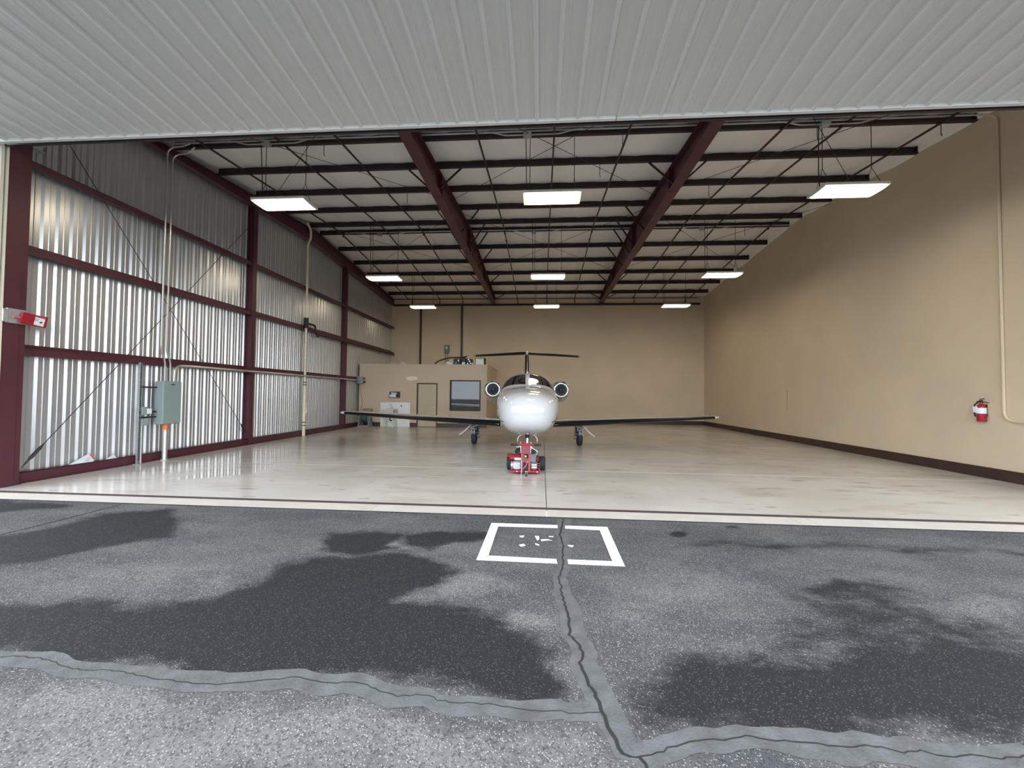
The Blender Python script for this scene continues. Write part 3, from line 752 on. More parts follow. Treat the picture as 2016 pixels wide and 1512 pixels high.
# hose reel
hr = empty('hose_reel', (-8.62, OY-.45, 0)); tag(hr, 'grey hose reel cart with green hose beside the splash panel', 'hose reel')
for s in (-1, 1):
    MB().prism([(-.30, 0), (.22, 0), (.20, .10), (.06, .50), (-.06, .50), (-.26, .12)], 'x', s*.25-.025, s*.25+.025).build('side_frame', 'reel_grey', hr)
MB().box(-.25, .25, -.32, -.20, .0, .09).build('front_bar', 'reel_grey', hr)
mb = MB(); pts = []
for k in range(7*14+1):
    a = 2*PI*k/14; pts.append((-.18+.36*k/(7*14), -.02+.17*math.cos(a), .42+.17*math.sin(a)))
mb.tube(pts, .032, 7); mb.build('hose', 'hose_green', hr, True)
MB().lathe([(-.20, .13), (.20, .13)], (0, -.02, .42), 'x', 16).build('drum', 'hose_green', hr, True)
for s in (-.21, .21): MB().lathe([(s-.012, .26), (s+.012, .26)], (0, -.02, .42), 'x', 20).build('flange', 'reel_grey', hr, True)
MB().tube(bend([(-.22, .16, .1), (-.22, .2, .86), (.22, .2, .86), (.22, .16, .1)], .06), .018, 8).box(-.24, .24, .17, .23, .80, .88).build('push_handle', 'reel_tan', hr)
MB().tube(bend([(.27, -.02, .42), (.33, -.02, .42), (.33, -.02, .25), (.42, -.02, .25)], .03), .014, 6).build('crank', 'black', hr)

# equipment on the office roof
RZ = OH+.06; RY = OY+.5
def roof_item(name, label, cat, u0, u1, v0, fn):
    a, b = at(u0, 718, 1, RY), at(u1, 718, 1, RY); t = at((u0+u1)/2, v0, 1, RY)
    r = empty(name, ((a.x+b.x)/2, RY, RZ)); tag(r, label, cat); fn(r, (b.x-a.x)/2, t.z-RZ); return r
def bag(r, hw, h):
    def f(u, v):
        a = 2*PI*v; p = PI*u*.5; sx = math.cos(a); sy = math.sin(a)
        w_ = hw*(1 if u < .4 else math.cos((u-.4)/.6*PI/2)**.6); lean = .35*u*hw
        return (w_*sx+lean*(1-abs(sx))*.8, .22*w_/hw*sy, h*(u if u < .85 else .85+(u-.85))*(1 if sx > -.2 else .75))
    MB().grid(f, 8, 20, True).build('bag_body', 'bag_white', r, True)
    MB().tube([(-hw*.8, -.23, h*.5), (0, -.24, h*.62), (hw*.7, -.22, h*.45)], .012, 6).build('tie_cord', 'black', r)
roof_item('storage_bag', 'white plastic bag slumped on the office roof beside black units', 'bag', 877, 894, 707, bag)
def unit1(r, hw, h):
    MB().box(-hw, hw, -.2, .25, 0, h, .01).build('case', 'black', r)
    MB().box(-hw*.7, -hw*.1, -.21, -.2, h*.15, h*.5).build('label_plate', 'grey_box', r); MB().box(hw*.2, hw*.6, -.21, -.2, h*.55, h*.85).build('knob_plate', 'galv', r)
roof_item('equipment_case', 'black equipment case on the office roof next to the white bag', 'equipment', 895, 908, 707, unit1)
def unit2(r, hw, h):
    MB().box(-hw, hw, -.2, .2, 0, h, .01).build('case', 'dark', r)
    MB().box(-hw*.8, hw*.8, -.215, -.2, h*.05, h*.38).build('white_label', 'paper', r, label='white label'); MB().box(-hw*.7, hw*.7, -.215, -.2, h*.5, h*.95).build('yellow_label', 'wood_dark', r)
roof_item('control_unit', 'dark control unit with white label on the office roof', 'equipment', 910, 918, 705, unit2)
def unit3(r, hw, h):
    MB().box(-hw, hw, -.15, .15, 0, h*.9, .01).build('case', 'black', r)
    for k, (x, z) in enumerate(((-.5, .2), (.2, .55), (-.2, .8), (.6, .25))): MB().lathe([(-.03, .03), (0, .035)], (x*hw, -.15, z*h), 'y', 10).build('fitting', 'alu', r)
    MB().tube(bend([(hw*.5, -.1, h*.3), (hw*1.1, -.12, h*.3), (hw*1.2, -.1, 0.02)], .05), .02, 6).build('outlet', 'white', r)
roof_item('pump_unit', 'black pump with metal fittings between control unit and white box', 'pump', 919, 930, 706, unit3)
def unit4(r, hw, h):
    MB().box(-hw, hw, -.1, .3, 0, h, .01).build('case', 'dark', r)
    MB().box(-hw*.88, hw*.80, -.115, -.1, .02, h*.93).build('front_panel', 'white', r, label='white front panel')
roof_item('white_box', 'white square box on the office roof at its free corner', 'box', 936, 955, 705, unit4)
hp = [at(u, v, 1, RY+.1) for u, v in ((855, 719), (860, 713), (868, 709), (878, 706), (888, 704), (905, 704), (915, 703), (920, 701))]
hp[0].z = RZ+.02
tag(MB().tube(hp, .035, 8).build('duct_hose', 'black', None, True), 'black ribbed hose arching over the office roof equipment', 'hose')
hk = [at(u, v, 1, RY) for u, v in ((789, 717), (791, 714), (795, 714.5), (797, 718))]; hk[0].z = hk[3].z = RZ+.01
tag(MB().tube(hk, .03, 8).build('bent_pipe', 'pvc', None, True), 'short cream pipe bend sticking out of the office roof', 'pipe')
p0, p1 = at(876, 680, 1, YB), at(885, 695, 1, YB)
db = empty('disconnect_box', ((p0.x+p1.x)/2, YB-.12, p1.z)); tag(db, 'grey disconnect box on the back wall above the office roof', 'switch box')
MB().box(-(p1.x-p0.x)/2, (p1.x-p0.x)/2, -.08, .12, 0, p0.z-p1.z, .012).build('case', 'grey_box', db)
MB().box(-.07, .07, -.09, -.08, .22, .36).build('cover_label', 'galv', db)
for s in (-.09, .06): MB().tube(bend([(s, 0, 0), (s+.02, 0, -.4), (s+.06, 0, -.8), (s+.05, -.05, RZ-p1.z+.02)], .1), .014, 6).build('conduit', 'dark_steel', db)

# ------------------------------------------------------------------ services on the left wall
# electrical panel on strut
ep = empty('electrical_panel', (-8.955, 9.22, 0)); tag(ep, 'grey electrical panel box on the ribbed metal wall', 'electrical panel')
MB().box(-.10, .10, -.24, .24, .86, 1.88, .008).build('cabinet', 'panel_grey', ep)
MB().box(.10, .115, -.235, .235, .875, 1.865, .004).build('door', 'panel_grey', ep)
MB().box(.115, .124, -.045, .045, 1.79, 1.815).build('latch', 'black', ep)
for z in (1.0, 1.7): MB().tube([(.09, -.245, z-.05), (.09, -.245, z+.05)], .008, 6).build('hinge', 'panel_grey', ep)
MB().tube([(0, -.05, .015), (0, -.05, .87)], .055, 14).build('feeder_conduit', 'emt', ep, True)
MB().lathe([(.72, .06), (.86, .06)], (0, -.05, 0), 'z', 14).build('orange_sleeve', 'orange', ep, True, label='orange sleeve under the box')
MB().lathe([(0, .075), (.03, .075)], (0, -.05, 0), 'z', 14).build('conduit_collar', 'galv', ep)
# strut posts
ch = MB(); 
def channel(mb, x, y, z0, z1, w_=.045):
    mb.box(x-w_/2, x+w_/2, y-w_/2, y-w_/2+.004, z0, z1); mb.box(x-w_/2, x+w_/2, y+w_/2-.004, y+w_/2, z0, z1); mb.box(x-w_/2, x-w_/2+.004, y-w_/2, y+w_/2, z0, z1)
mb = MB(); channel(mb, -9.082, 9.32, .0, 2.2); mb.box(-9.11, -9.04, 9.28, 9.36, 0, .012)
tag(mb.build('strut_post', 'galv'), 'galvanised strut post behind the grey electrical panel', 'post')
sr = empty('strut_rack', (-9.0, 8.56, 0)); tag(sr, 'perforated galvanised strut post carrying small grey switch boxes', 'post')
mb = MB(); channel(mb, 0, 0, 0, 2.28, .05); mb.box(-.06, .06, -.05, .05, 0, .012); mb.build('channel', 'galv', sr)
mb = MB()
for k in range(44): mb.box(.0255, .0275, -.008, .008, .1+k*.05, .13+k*.05)
mb.build('slot_row', 'black', sr)
for z in (1.73, 1.16, 1.04): MB().bar((-.02, .02, z), (-.02, .45, z), .035, .035).build('cross_strut', 'dark_steel', sr)
MB().box(-.04, .05, .03, .17, 1.10, 1.28, .006).build('switch_box', 'panel_grey', sr)
MB().box(-.02, .06, .14, .25, 1.12, 1.24, .006).build('outlet_cover', 'paper', sr, label='white outlet cover')
MB().box(-.04, .05, .03, .20, .86, 1.02, .006).build('switch_box', 'panel_grey', sr)
MB().tube([(0, .07, .0), (0, .07, .86)], .018, 10).build('conduit', 'emt', sr, True)
# two conduits rising from the panel and along the purlin
for k, (yb, yt, zt) in enumerate(((9.16, 9.02, 7.45), (9.30, 9.16, 7.36))):
    pts = [(-9.0, yb, 1.86), (-9.0, yb, 2.35), (-8.98, yt, 2.62), (-8.98, yt, zt), (-8.6, yt+.02, zt+.05), (-8.45, yt+.03, zpur(9.2)-.01)]
    o = MB().tube(bend(pts, .22, 6), .019, 8).build('riser_conduit', 'emt', None, True)
    tag(o, ('steel conduit rising from the electrical panel to the roof, nearer the door' if k == 0 else 'steel conduit rising from the electrical panel to the roof, beside its twin'), 'conduit')
pts = [(-8.99, 9.40, 1.86), (-8.99, 9.42, 2.26), (-8.99, 9.8, 2.28), (-9.0, 19.6, 2.28), (-9.0, 19.85, 2.28)]
tag(MB().tube(bend(pts, .25, 6), .03, 8).build('wall_conduit', 'emt', None, True), 'long level conduit running along the lowest girt of the metal wall', 'conduit')
jb = empty('junction_box', (-9.02, 19.78, 2.12)); tag(jb, 'grey junction box at the corner of the office wall', 'junction box')
MB().box(-.14, .16, -.10, .12, 0, .34, .012).build('case', 'panel_grey', jb)
MB().box(.16, .24, -.06, .06, .04, .12).box(.16, .22, -.06, .06, .22, .28).build('fittings', 'dark_steel', jb)
MB().tube(bend([(0, 0, 0), (0, 0, -.4), (.1, .1, -.9), (-.05, .15, -1.4)], .1), .008, 5).build('cable', 'dark_steel', jb)
# cream downpipe with black valve
dp = empty('downpipe', (-9.04, 15.02, 0)); tag(dp, 'cream plastic downpipe between two maroon columns on the metal wall', 'pipe')
MB().tube([(0, 0, 0), (0, 0, .28), (0, 0, .30), (0, 0, 1.9)], .06, 12).build('lower_pipe', 'pvc', dp, True)
MB().tube(bend([(0, 0, 1.9), (0, 0, 7.35), (.03, .12, 7.62), (.03, .12, 7.95), (.0, -.08, 8.15)], .08), .043, 12).build('upper_pipe', 'pvc', dp, True)
MB().tube([(0, .03, .78), (.04, .08, .95), (0, .02, 1.15)], [.05, .055, .04], 10).build('cleanout', 'pvc', dp, True)
for z in (.38, .50, 1.92, 2.02): MB().lathe([(z, .068), (z+.03, .068)], (0, 0, 0), 'z', 12).build('clamp', 'black', dp)
MB().tube([(0, 0, .45), (.10, .12, .43), (.16, .18, .43)], .022, 8).build('bleed_valve', 'alu', dp)
bp_ = empty('black_pipe', (-9.02, 15.05, 0)); tag(bp_, 'black pipe teed off the cream downpipe along the middle girt', 'pipe')
MB().lathe([(4.10, .085), (4.50, .085)], (-.02, -.03, 0), 'z', 12).build('tee_fitting', 'black', bp_)
MB().tube(bend([(0, .0, 4.3), (.02, .52, 4.3), (.02, .56, 3.98), (0.0, .9, 3.98), (0, 9.3, 3.98)], .1), .04, 8).build('pipe_run', 'black', bp_, True)
MB().tube([(.02, .64, 3.9), (.02, .78, 3.9)], .03, 6).build('valve_stub', 'black', bp_)

# latch bracket on the first column
lb = empty('door_latch', (-8.99, 6.2, 2.75)); tag(lb, 'grey metal bracket with red flag latch on the front maroon column', 'latch')
MB().box(-.04, .025, .0, .285, .02, .27, .01).build('bracket', 'galv', lb)
MB().box(.0, .035, -.06, .02, .03, .25, .01).build('bracket_wrap', 'alu', lb)
def lbp(u, v, x=-8.94): p = at(u, v, 0, x); return Vector((p.x+8.99, p.y-6.2, p.z-2.75))
def plate(pts, dx):
    P = [lbp(*p) for p in pts]; n = len(P); mb = MB()
    vs = P+[p+Vector((dx, 0, 0)) for p in P]
    return mb.add(vs, [tuple(range(n)), tuple(reversed(range(n, 2*n)))]+[(i, (i+1) % n, (i+1) % n+n, i+n) for i in range(n)])
plate([(43, 614), (67, 620), (61, 641), (36, 636)], .04).build('red_flag', 'red', lb, label='red flag plate')
plate([(67, 620), (92.5, 625), (87, 646), (61, 641)], .03).build('flag_arm', 'red', lb)
P = [lbp(u, v, -8.905) for u, v in ((68, 621), (90, 627), (85, 643.5), (62, 638))]
MB().add(P, [(0, 1, 2, 3)]).build('white_label', 'paper', lb, label='white warning label')
def lerp2(a, b): 
    q = P[0].lerp(P[1], a); r = P[3].lerp(P[2], a); return q.lerp(r, b)+Vector((.002, 0, 0))
for (a0, a1, b0, b1, mm) in ((.0, .98, .02, .12, 'red'), (.08, .5, .3, .34, 'ink'), (.08, .45, .42, .46, 'ink'), (.08, .4, .52, .55, 'ink'), (.6, .82, .55, .75, 'red')):
    MB().add([lerp2(a0, b0), lerp2(a1, b0 if mm != 'red' or b0 < .1 else b0-.1), lerp2(a1, b1 if mm != 'red' or b0 < .1 else b1-.1), lerp2(a0, b1)], [(0, 1, 2, 3)]).build('print_mark', mm, lb)
MB().tube([lbp(40, 626, -8.95), lbp(26, 623.5, -8.93)], [.022, .016], 8).build('pin', 'pink', lb)
# leaflet box on the base channel and a scrap behind it
lf = empty('leaflet_box', (-9.16, 7.62, .19)); lf.scale = (1, .52, .72); tag(lf, 'white printed carton lying tilted on the maroon base channel', 'carton')
MB().prism([(-.46, .0), (.28, .0), (.34, .08), (.16, .22), (.12, .20)], 'x', -.03, .03).build('carton', 'paper', lf)
MB().add([(.031, .34, .09), (.031, .30, .035), (.031, .13, .165), (.031, .17, .215)], [(0, 1, 2, 3)])
MB().prism([(.30, .04), (.345, .09), (.17, .225), (.14, .19)], 'x', .030, .034).build('red_end_print', 'pink', lf, label='red band on the end')
for k in range(3): MB().prism([(-.02+.05*k, .06+.035*k), (.10+.04*k, .03+.03*k), (.105+.04*k, .036+.03*k), (-.015+.05*k, .066+.035*k)], 'x', .030, .033).build('print_line', 'ink', lf)
sc = MB().prism([(0, 0), (.24, 0), (.18, .09)], 'x', -9.15, -9.145).build('paper_scrap', 'paper'); sc.location = (0, 8.0, .19); tag(sc, 'torn white paper scrap tucked behind the base channel near strut post', 'paper')
# small bracket near the column top
mb = MB().box(-9.2, -9.06, 6.52, 6.72, 5.95, 5.96).box(-9.2, -9.06, 6.52, 6.72, 6.07, 6.08).box(-9.2, -9.19, 6.52, 6.72, 5.96, 6.07)
tag(mb.build('girt_clip', 'alu'), 'small bare metal clip beside the top of the first column', 'bracket')

# ------------------------------------------------------------------ right wall things
rcnd = [(XR-.03, 9.07, 7.72), (XR-.03, 9.05, 7.5), (XR-.03, 9.05, 1.22), (XR-.03, 8.2, 1.22)]
o = MB().tube(bend([(9.0, 9.10, 7.60)]+[(XR-.03, 9.08, 7.58)]+rcnd[2:], .22, 6), .026, 8).build('wall_conduit', 'tan_wall', None, True)
tag(o, 'tan painted conduit running down the plain tan wall past the extinguisher', 'conduit')
fe = empty('fire_extinguisher', (XR-.09, 9.42, 1.19)); tag(fe, 'red fire extinguisher with white tag hung on the tan wall', 'fire extinguisher')
MB().lathe([(0, .068), (.012, .075), (.30, .075), (.345, .06), (.37, .028), (.40, .026)], (0, 0, 0), 'z', 20).build('cylinder', 'red', fe, True)
MB().lathe([(.17, .0762), (.29, .0762)], (0, 0, 0), 'z', 20, False, False).build('white_label', 'paper', fe, True, label='white printed label')
MB().box(-.095, -.085, -.005, .075, .19, .32).build('inspection_tag', 'paper', fe, label='white inspection tag')
MB().tube([(0, 0, .39), (0, 0, .46)], .022, 10).bar((0, .03, .47), (0, -.06, .485), .022, .012).bar((0, .02, .43), (0, -.14, .40), .022, .012).tube([(0, .0, .45), (-.0, .09, .41)], .014, 6).build('valve_handle', 'black', fe)
MB().tube(bend([(-.01, .05, .41), (-.02, .12, .36), (-.02, .14, .22), (-.02, .10, .10)], .08), [.012]*20+[.016]*0 if False else .013, 8).build('discharge_hose', 'black', fe, True)
MB().box(.075, .09, -.03, .03, .1, .36).build('wall_bracket', 'black', fe)

# ------------------------------------------------------------------ the jet
PSI = .041; NY = 8.60
jet = empty('private_jet', (-.29, NY, 0), PSI)
tag(jet, 'white twin-engine business jet with black leading edges parked nose out', 'airplane')
ST = [ # s, half width, top, bottom, widest z
 (0.0, .03, 1.30, 1.24, 1.27), (.02, .16, 1.40, 1.13, 1.27), (.07, .30, 1.50, 1.02, 1.28), (.18, .44, 1.60, .91, 1.30), (.38, .565, 1.68, .82, 1.33), (.7, .665, 1.745, .75, 1.37),
 (1.1, .728, 1.80, .705, 1.40), (1.6, .768, 1.85, .675, 1.43), (2.05, .787, 1.885, .655, 1.45), (2.3, .797, 1.985, .642, 1.46), (2.6, .803, 2.115, .635, 1.46), (2.9, .808, 2.215, .63, 1.46), (3.25, .81, 2.275, .625, 1.46), (3.7, .81, 2.30, .62, 1.46),
 (6.4, .81, 2.30, .62, 1.45), (7.2, .76, 2.30, .70, 1.48), (8.2, .62, 2.28, .90, 1.55), (9.3, .42, 2.24, 1.18, 1.68), (10.3, .22, 2.19, 1.48, 1.82), (11.0, .05, 2.10, 1.80, 1.95)]
def station(s):
    for a, b in zip(ST, ST[1:]):
        if a[0] <= s <= b[0]:
            t = (s-a[0])/(b[0]-a[0]); return [a[i]+(b[i]-a[i])*t for i in range(1, 5)]
    return list(ST[-1][1:])
def surf(s, th, off=0.0):
    "th from the top, positive to starboard"
    hw_, zt, zb, zc = station(s); c, q = math.cos(th), math.sin(th)
    n = 2.3 if c > 0 else 2.5
    x = (hw_+off)*math.copysign(abs(q)**(2/n), q)
    z = zc + ((zt-zc+off) if c > 0 else (zc-zb+off))*math.copysign(abs(c)**(2/n), c)
    return Vector((x, s, z))
sl = sorted(set([a[0] for a in ST]+[.01, .04, .12, .27, .53, .9, 1.35, 1.85, 2.17, 2.45, 2.75, 3.07, 3.45, 4.5, 5.4, 6.8, 7.7, 8.7, 9.8]))
NS = 56
mb = MB(); mb.add([surf(s, 2*PI*k/NS) for s in sl for k in range(NS)],
   [(i*NS+k, i*NS+(k+1) % NS, (i+1)*NS+(k+1) % NS, (i+1)*NS+k) for i in range(len(sl)-1) for k in range(NS)]+[tuple(range(NS)), tuple(reversed(range((len(sl)-1)*NS, len(sl)*NS)))])
mb.build('fuselage', 'jet_white', jet, 'all')
for sgn in (-1, 1):
    def fn(u, v, sgn=sgn):
        th = v*math.radians(66)
        lo = 2.14+.30*v**1.6; hi = 2.88+.42*v
        s = lo+(hi-lo)*u
        p = surf(s, sgn*th, .006)
        if abs(p.x) < .058: p.x = sgn*.058
        return p
    MB().grid(fn, 12, 22).build('windshield', 'jet_glass', jet, 'all')
    # dark gap line low on the nose
    pts = [surf(.30+k*.16, sgn*(PI/2+.50-.03*k), .003) for k in range(8)]
    MB().tube(pts, [.002, .008, .010, .010, .009, .008, .006, .003], 5).build('door_seam', 'jet_black', jet)
for sgn in (-1, 1):
    for (s, th) in ((.28, 1.75), (.33, 2.55)):
        p = surf(s, sgn*.32*th if False else sgn*(PI-2.2 if th < 2 else 2.9), .0)
MB().lathe([(0, .035), (.05, .02)], (0, 3.2, 2.27), 'z', 10).build('antenna', 'jet_white', jet)
mb = MB().prism([(-.11, 0), (.11, 0), (.06, .06), (-.06, .06)], 'y', 2.05, 2.12)
# centre post pad below the windshield
def pad(u, v):
    p = surf(1.95+.22*u, (v-.5)*.16, .004); return p
MB().grid(pad, 3, 4).build('wiper_housing', 'jet_white', jet)

def airfoil(t, n=14):
    "chordwise (c, z) loop of unit chord, thickness t"
    up = []
    for i in range(n+1):
        c = (1-math.cos(PI*i/n))/2
        y = 5*t*(.2969*math.sqrt(c)-.126*c-.3516*c*c+.2843*c**3-.1036*c**4)
        up.append((c, y))
    return up
def wing_part(name, m, secs, parent, front=None, off=0.0, smooth=True):
    "secs: (x, y of leading edge, z, chord, thickness ratio)"
    mb = MB(); N = 12; k = None
    for (x, y, z, ch_, t) in secs:
        af = [p for p in airfoil(t, 18)]
        au = [p for p in af if p[0] <= front*.42] if front else af
        af = [p for p in af if p[0] <= front] if front else af
        loop = [(c, h+off/ch_) for c, h in reversed(au)] + [(c, -h*.75-off/ch_) for c, h in af[1:]]
        if off: loop = [(c-(off/ch_ if c < .004 else 0), h) for c, h in loop]
        k = len(loop); mb.v += [(x, y+c*ch_, z+h*ch_) for c, h in loop]
    for i in range(len(secs)-1):
        for q in range(k-(1 if front else 0)):
            r = (q+1) % k; mb.f.append((i*k+q, i*k+r, (i+1)*k+r, (i+1)*k+q))
    mb.f.append(tuple(range(k))); mb.f.append(tuple(range((len(secs)-1)*k, len(secs)*k)))
    return mb.build(name, m, parent, smooth)
for sgn in (-1, 1):
    S = lambda lst: [(sgn*a, b, c, d, e) for a, b, c, d, e in lst]
    root = [(.45, 4.00, .735, 2.10, .14), (.86, 4.02, .745, 2.02, .14), (1.9, 4.14, .79, 1.78, .14), (6.00, 4.60, .985, .92, .14)]
    wg = wing_part('wing', 'jet_white', S(root), jet)
    wing_part('leading_edge', 'jet_black', S([(.80, 4.016, .743, 2.03, .14), (1.9, 4.14, .79, 1.78, .14), (5.96, 4.595, .983, .93, .14)]), wg, front=.26, off=.006)
    wing_part('wing_tip', 'jet_white', S([(6.00, 4.60, .985, .92, .14), (6.08, 4.63, .992, .86, .13), (6.14, 4.70, 1.0, .72, .10), (6.165, 4.80, 1.005, .5, .05)]), wg)
    wing_part('wing_root_fairing', 'jet_white', S([(.45, 3.80, .715, 2.4, .13), (.66, 3.92, .728, 2.2, .135), (.81, 4.005, .742, 2.06, .145)]), wg)
    for xk, yk in ((3.75, 4.9), (2.9, 4.9)):
        zk = .735+.0486*(xk-.86)
        MB().prism([(yk, zk-.03), (yk+.9, zk-.02), (yk+1.05, zk-.13), (yk+.8, zk-.14)], 'x', sgn*xk-.025, sgn*xk+.025).build('flap_fairing', 'jet_white', wg)
    MB().tube([(sgn*.80, 5.0, .60), (sgn*1.1, 5.1, .60)], .02, 6).build('drain_mast', 'jet_white', wg)
    # engine
    en = empty('engine'); en.parent = jet; en.location = (sgn*1.27, 6.65, 1.84)
    def nac(u, v):
        prof_n = [(.05, .325), (.25, .355), (.6, .375), (1.0, .36), (1.4, .29), (1.75, .20)]
        k = u*(len(prof_n)-1); i = min(int(k), len(prof_n)-2); t = k-i
        y = prof_n[i][0]*(1-t)+prof_n[i+1][0]*t; r = prof_n[i][1]*(1-t)+prof_n[i+1][1]*t
        a = 2*PI*v; dz = math.cos(a)
        low = 1+.30*max(0, -dz)*math.sin(min(1, y/1.0)*PI/2)*(1 if y < 1.2 else .7)
        return Vector((r*math.sin(a), y, r*dz*low))
    MB().grid(nac, 15, 32, True).build('nacelle', 'jet_white', en, 'all')
    MB().lathe([(.30, .205), (.12, .208), (.05, .214), (.015, .222), (0, .235)], (0, 0, 0), 'y', 36, False, False).build('intake_duct', 'jet_white', en, 'all')
    MB().lathe([(0, .235), (-.004, .245), (.004, .265), (.02, .29), (.05, .325)], (0, 0, 0), 'y', 36, False, False).build('intake_lip', 'chrome', en, 'all', label='polished metal intake lip')
    MB().lathe([(.30, .205), (.305, .01)], (0, 0, 0), 'y', 30).build('stator_disc', 'fan', en)
    bl = MB()
    for k in range(18):
        a = 2*PI*k/18; d_ = Vector((math.sin(a), 0, math.cos(a))); tg = Vector((math.cos(a), 0, -math.sin(a)))
        p0, p1 = d_*.055, d_*.20
        bl.add([p0+tg*.010+Vector((0, .16, 0)), p0-tg*.010+Vector((0, .22, 0)), p1-tg*.026+Vector((0, .22, 0)), p1+tg*.022+Vector((0, .17, 0))], [(0, 1, 2, 3)])
    bl.build('fan', 'fan', en)
    MB().lathe([(.10, .006), (.12, .03), (.16, .052), (.22, .06)], (0, 0, 0), 'y', 18).build('spinner', 'fan', en, 'all')
    wing_part('pylon', 'jet_white', [(sgn*-.95+0, .35, -.02, 1.2, .10), (sgn*-.30, .35, 0, 1.2, .10)], en)
    MB().tube([(0, .7, -.47), (0, .72, -.55)], [.02, .012], 6).build('drain_mast', 'jet_white', en)
    # main gear
    mg = empty('main_gear'); mg.parent = jet; mg.location = (sgn*1.73, 4.95, 0)
    prof_t = [(-.085, .13), (-.085, .19), (-.07, .222), (-.04, .238), (0, .24), (.04, .238), (.07, .222), (.085, .19), (.085, .13)]
    MB().lathe(prof_t, (0, 0, .24), 'x', 28).build('tire', 'rubber', mg, 'all')
    MB().lathe([(-.075, .03), (-.075, .135), (.075, .135), (.075, .03)], (0, 0, .24), 'x', 20).build('hub', 'alu', mg, True)
    MB().tube([(-sgn*.01, -.26, .52), (0, -.30, .36)], .02, 8).bar((0, -.2, .56), (0, -.1, .75), .10, .10).box(-.055, .055, -.32, -.22, .52, .56, .01).box(-.058, -.036, -.34, -.2, .36, .53).box(.036, .058, -.34, -.2, .36, .53).box(-.05, .05, -.33, -.3, .42, .45).build('trailing_link', 'gear_grey', mg)
    MB().bar((-sgn*.11, 0, .24), (-sgn*.12, -.06, .70), .07, .09).build('leg_strut', 'dark_steel', mg)
    MB().lathe([(-.04, .07), (.04, .07)], (-sgn*.14, -.02, .28), 'x', 14).tube([(-sgn*.05, -.25, .40), (-sgn*.16, -.12, .40)], .025, 8).build('brake', 'grey_box', mg)
    MB().tube([(-sgn*.23, -.25, .68), (-sgn*.05, -.25, .62), (sgn*.06, -.28, .57), (sgn*.12, -.2, .56)], .012, 6).build('brake_line', 'jet_white', mg)
    def gd(u, v):
        x = sgn*(.09+.37*u+.0*v); z = .66-.33*u-.03*math.sin(PI*u)
        return Vector((x, -.30+.42*v, z))
    MB().grid(gd, 8, 2).build('gear_door', 'jet_white', mg, True, solid=.036)
    # nose gear doors
    def nd(u, v):
        x = sgn*(.10+.13*math.sin(min(1, u*1.5)*PI/2)); z = .735-.19*u
        return Vector((x, 1.05+.55*v, z))
    MB().grid(nd, 6, 2).build('nose_gear_door', 'jet_white', jet, True, solid=.02)
# tail fin and tailplane
def fin_secs(): return
mb = MB(); sec = []
fin = [(7.9, 2.22, 2.3, .085), (9.2, 2.9, 1.55, .12), (10.25, 3.50, 1.15, .14)]
def fin_part(name, m, secs, parent, front=None, off=0):
    mb = MB(); k = None
    for (y, z, ch_, t) in secs:
        af = airfoil(t, 14)
        if front: af = [p for p in af if p[0] <= front]
        loop = [(c, h+off/ch_) for c, h in reversed(af)]+[(c, -h-off/ch_) for c, h in af[1:]]
        k = len(loop); mb.v += [(h*ch_, y+c*ch_-(off if c < .004 else 0), z) for c, h in loop]
    for i in range(len(secs)-1):
        for q in range(k-(1 if front else 0)):
            r = (q+1) % k; mb.f.append((i*k+q, i*k+r, (i+1)*k+r, (i+1)*k+q))
    mb.f.append(tuple(range(k))); mb.f.append(tuple(range((len(secs)-1)*k, len(secs)*k)))
    return mb.build(name, m, parent, True)
fn_ = fin_part('tail_fin', 'jet_white', fin, jet)
fin_part('fin_leading_edge', 'jet_black', [(7.95, 2.24, 2.25, .09), (9.2, 2.9, 1.55, .125), (10.2, 3.47, 1.17, .145)], fn_, front=.30, off=.006)
MB().tube([(0, 10.15, 3.52), (0, 10.3, 3.60), (0, 11.0, 3.60), (0, 11.5, 3.55)], [.03, .075, .07, .02], 12).build('tail_bullet', 'jet_white', jet, True)
for sgn in (-1, 1):
    S = lambda lst: [(sgn*a, b, c, d, e) for a, b, c, d, e in lst]
    tl = wing_part('tailplane', 'jet_white', S([(.03, 10.25, 3.58, 1.05, .15), (2.50, 10.95, 3.50, .58, .16)]), jet)
    wing_part('tailplane_leading_edge', 'jet_black', S([(.07, 10.26, 3.58, 1.04, .155), (2.46, 10.94, 3.502, .585, .165)]), tl, front=.35, off=.005)
    wing_part('tailplane_tip', 'jet_white', S([(2.50, 10.95, 3.50, .58, .13), (2.58, 11.02, 3.498, .45, .08)]), tl)
# nose gear
ng = empty('nose_gear'); ng.parent = jet; ng.location = (0, 1.25, 0)
MB().lathe([(-.07, .10), (-.07, .16), (-.05, .20), (0, .21), (.05, .20), (.07, .16), (.07, .10)], (0, .05, .26), 'x', 24).build('tire', 'rubber', ng, 'all')
MB().lathe([(-.06, .03), (-.06, .105), (.06, .105), (.06, .03)], (0, .05, .26), 'x', 16).build('hub', 'alu', ng, True)
MB().tube([(0, 0, .72), (0, 0, .62)], .05, 12).tube([(0, 0, .80), (0, 0, .7)], .075, 12).build('strut', 'dark_steel', ng, True)
MB().tube([(0, 0, .64), (0, -.02, .48)], .03, 12).build('oleo', 'chrome', ng, True)
MB().bar((-.09, .04, .26), (-.07, 0, .48), .02, .06).bar((.09, .04, .26), (.07, 0, .48), .02, .06).box(-.085, .085, -.04, .04, .46, .50).build('fork', 'alu', ng)

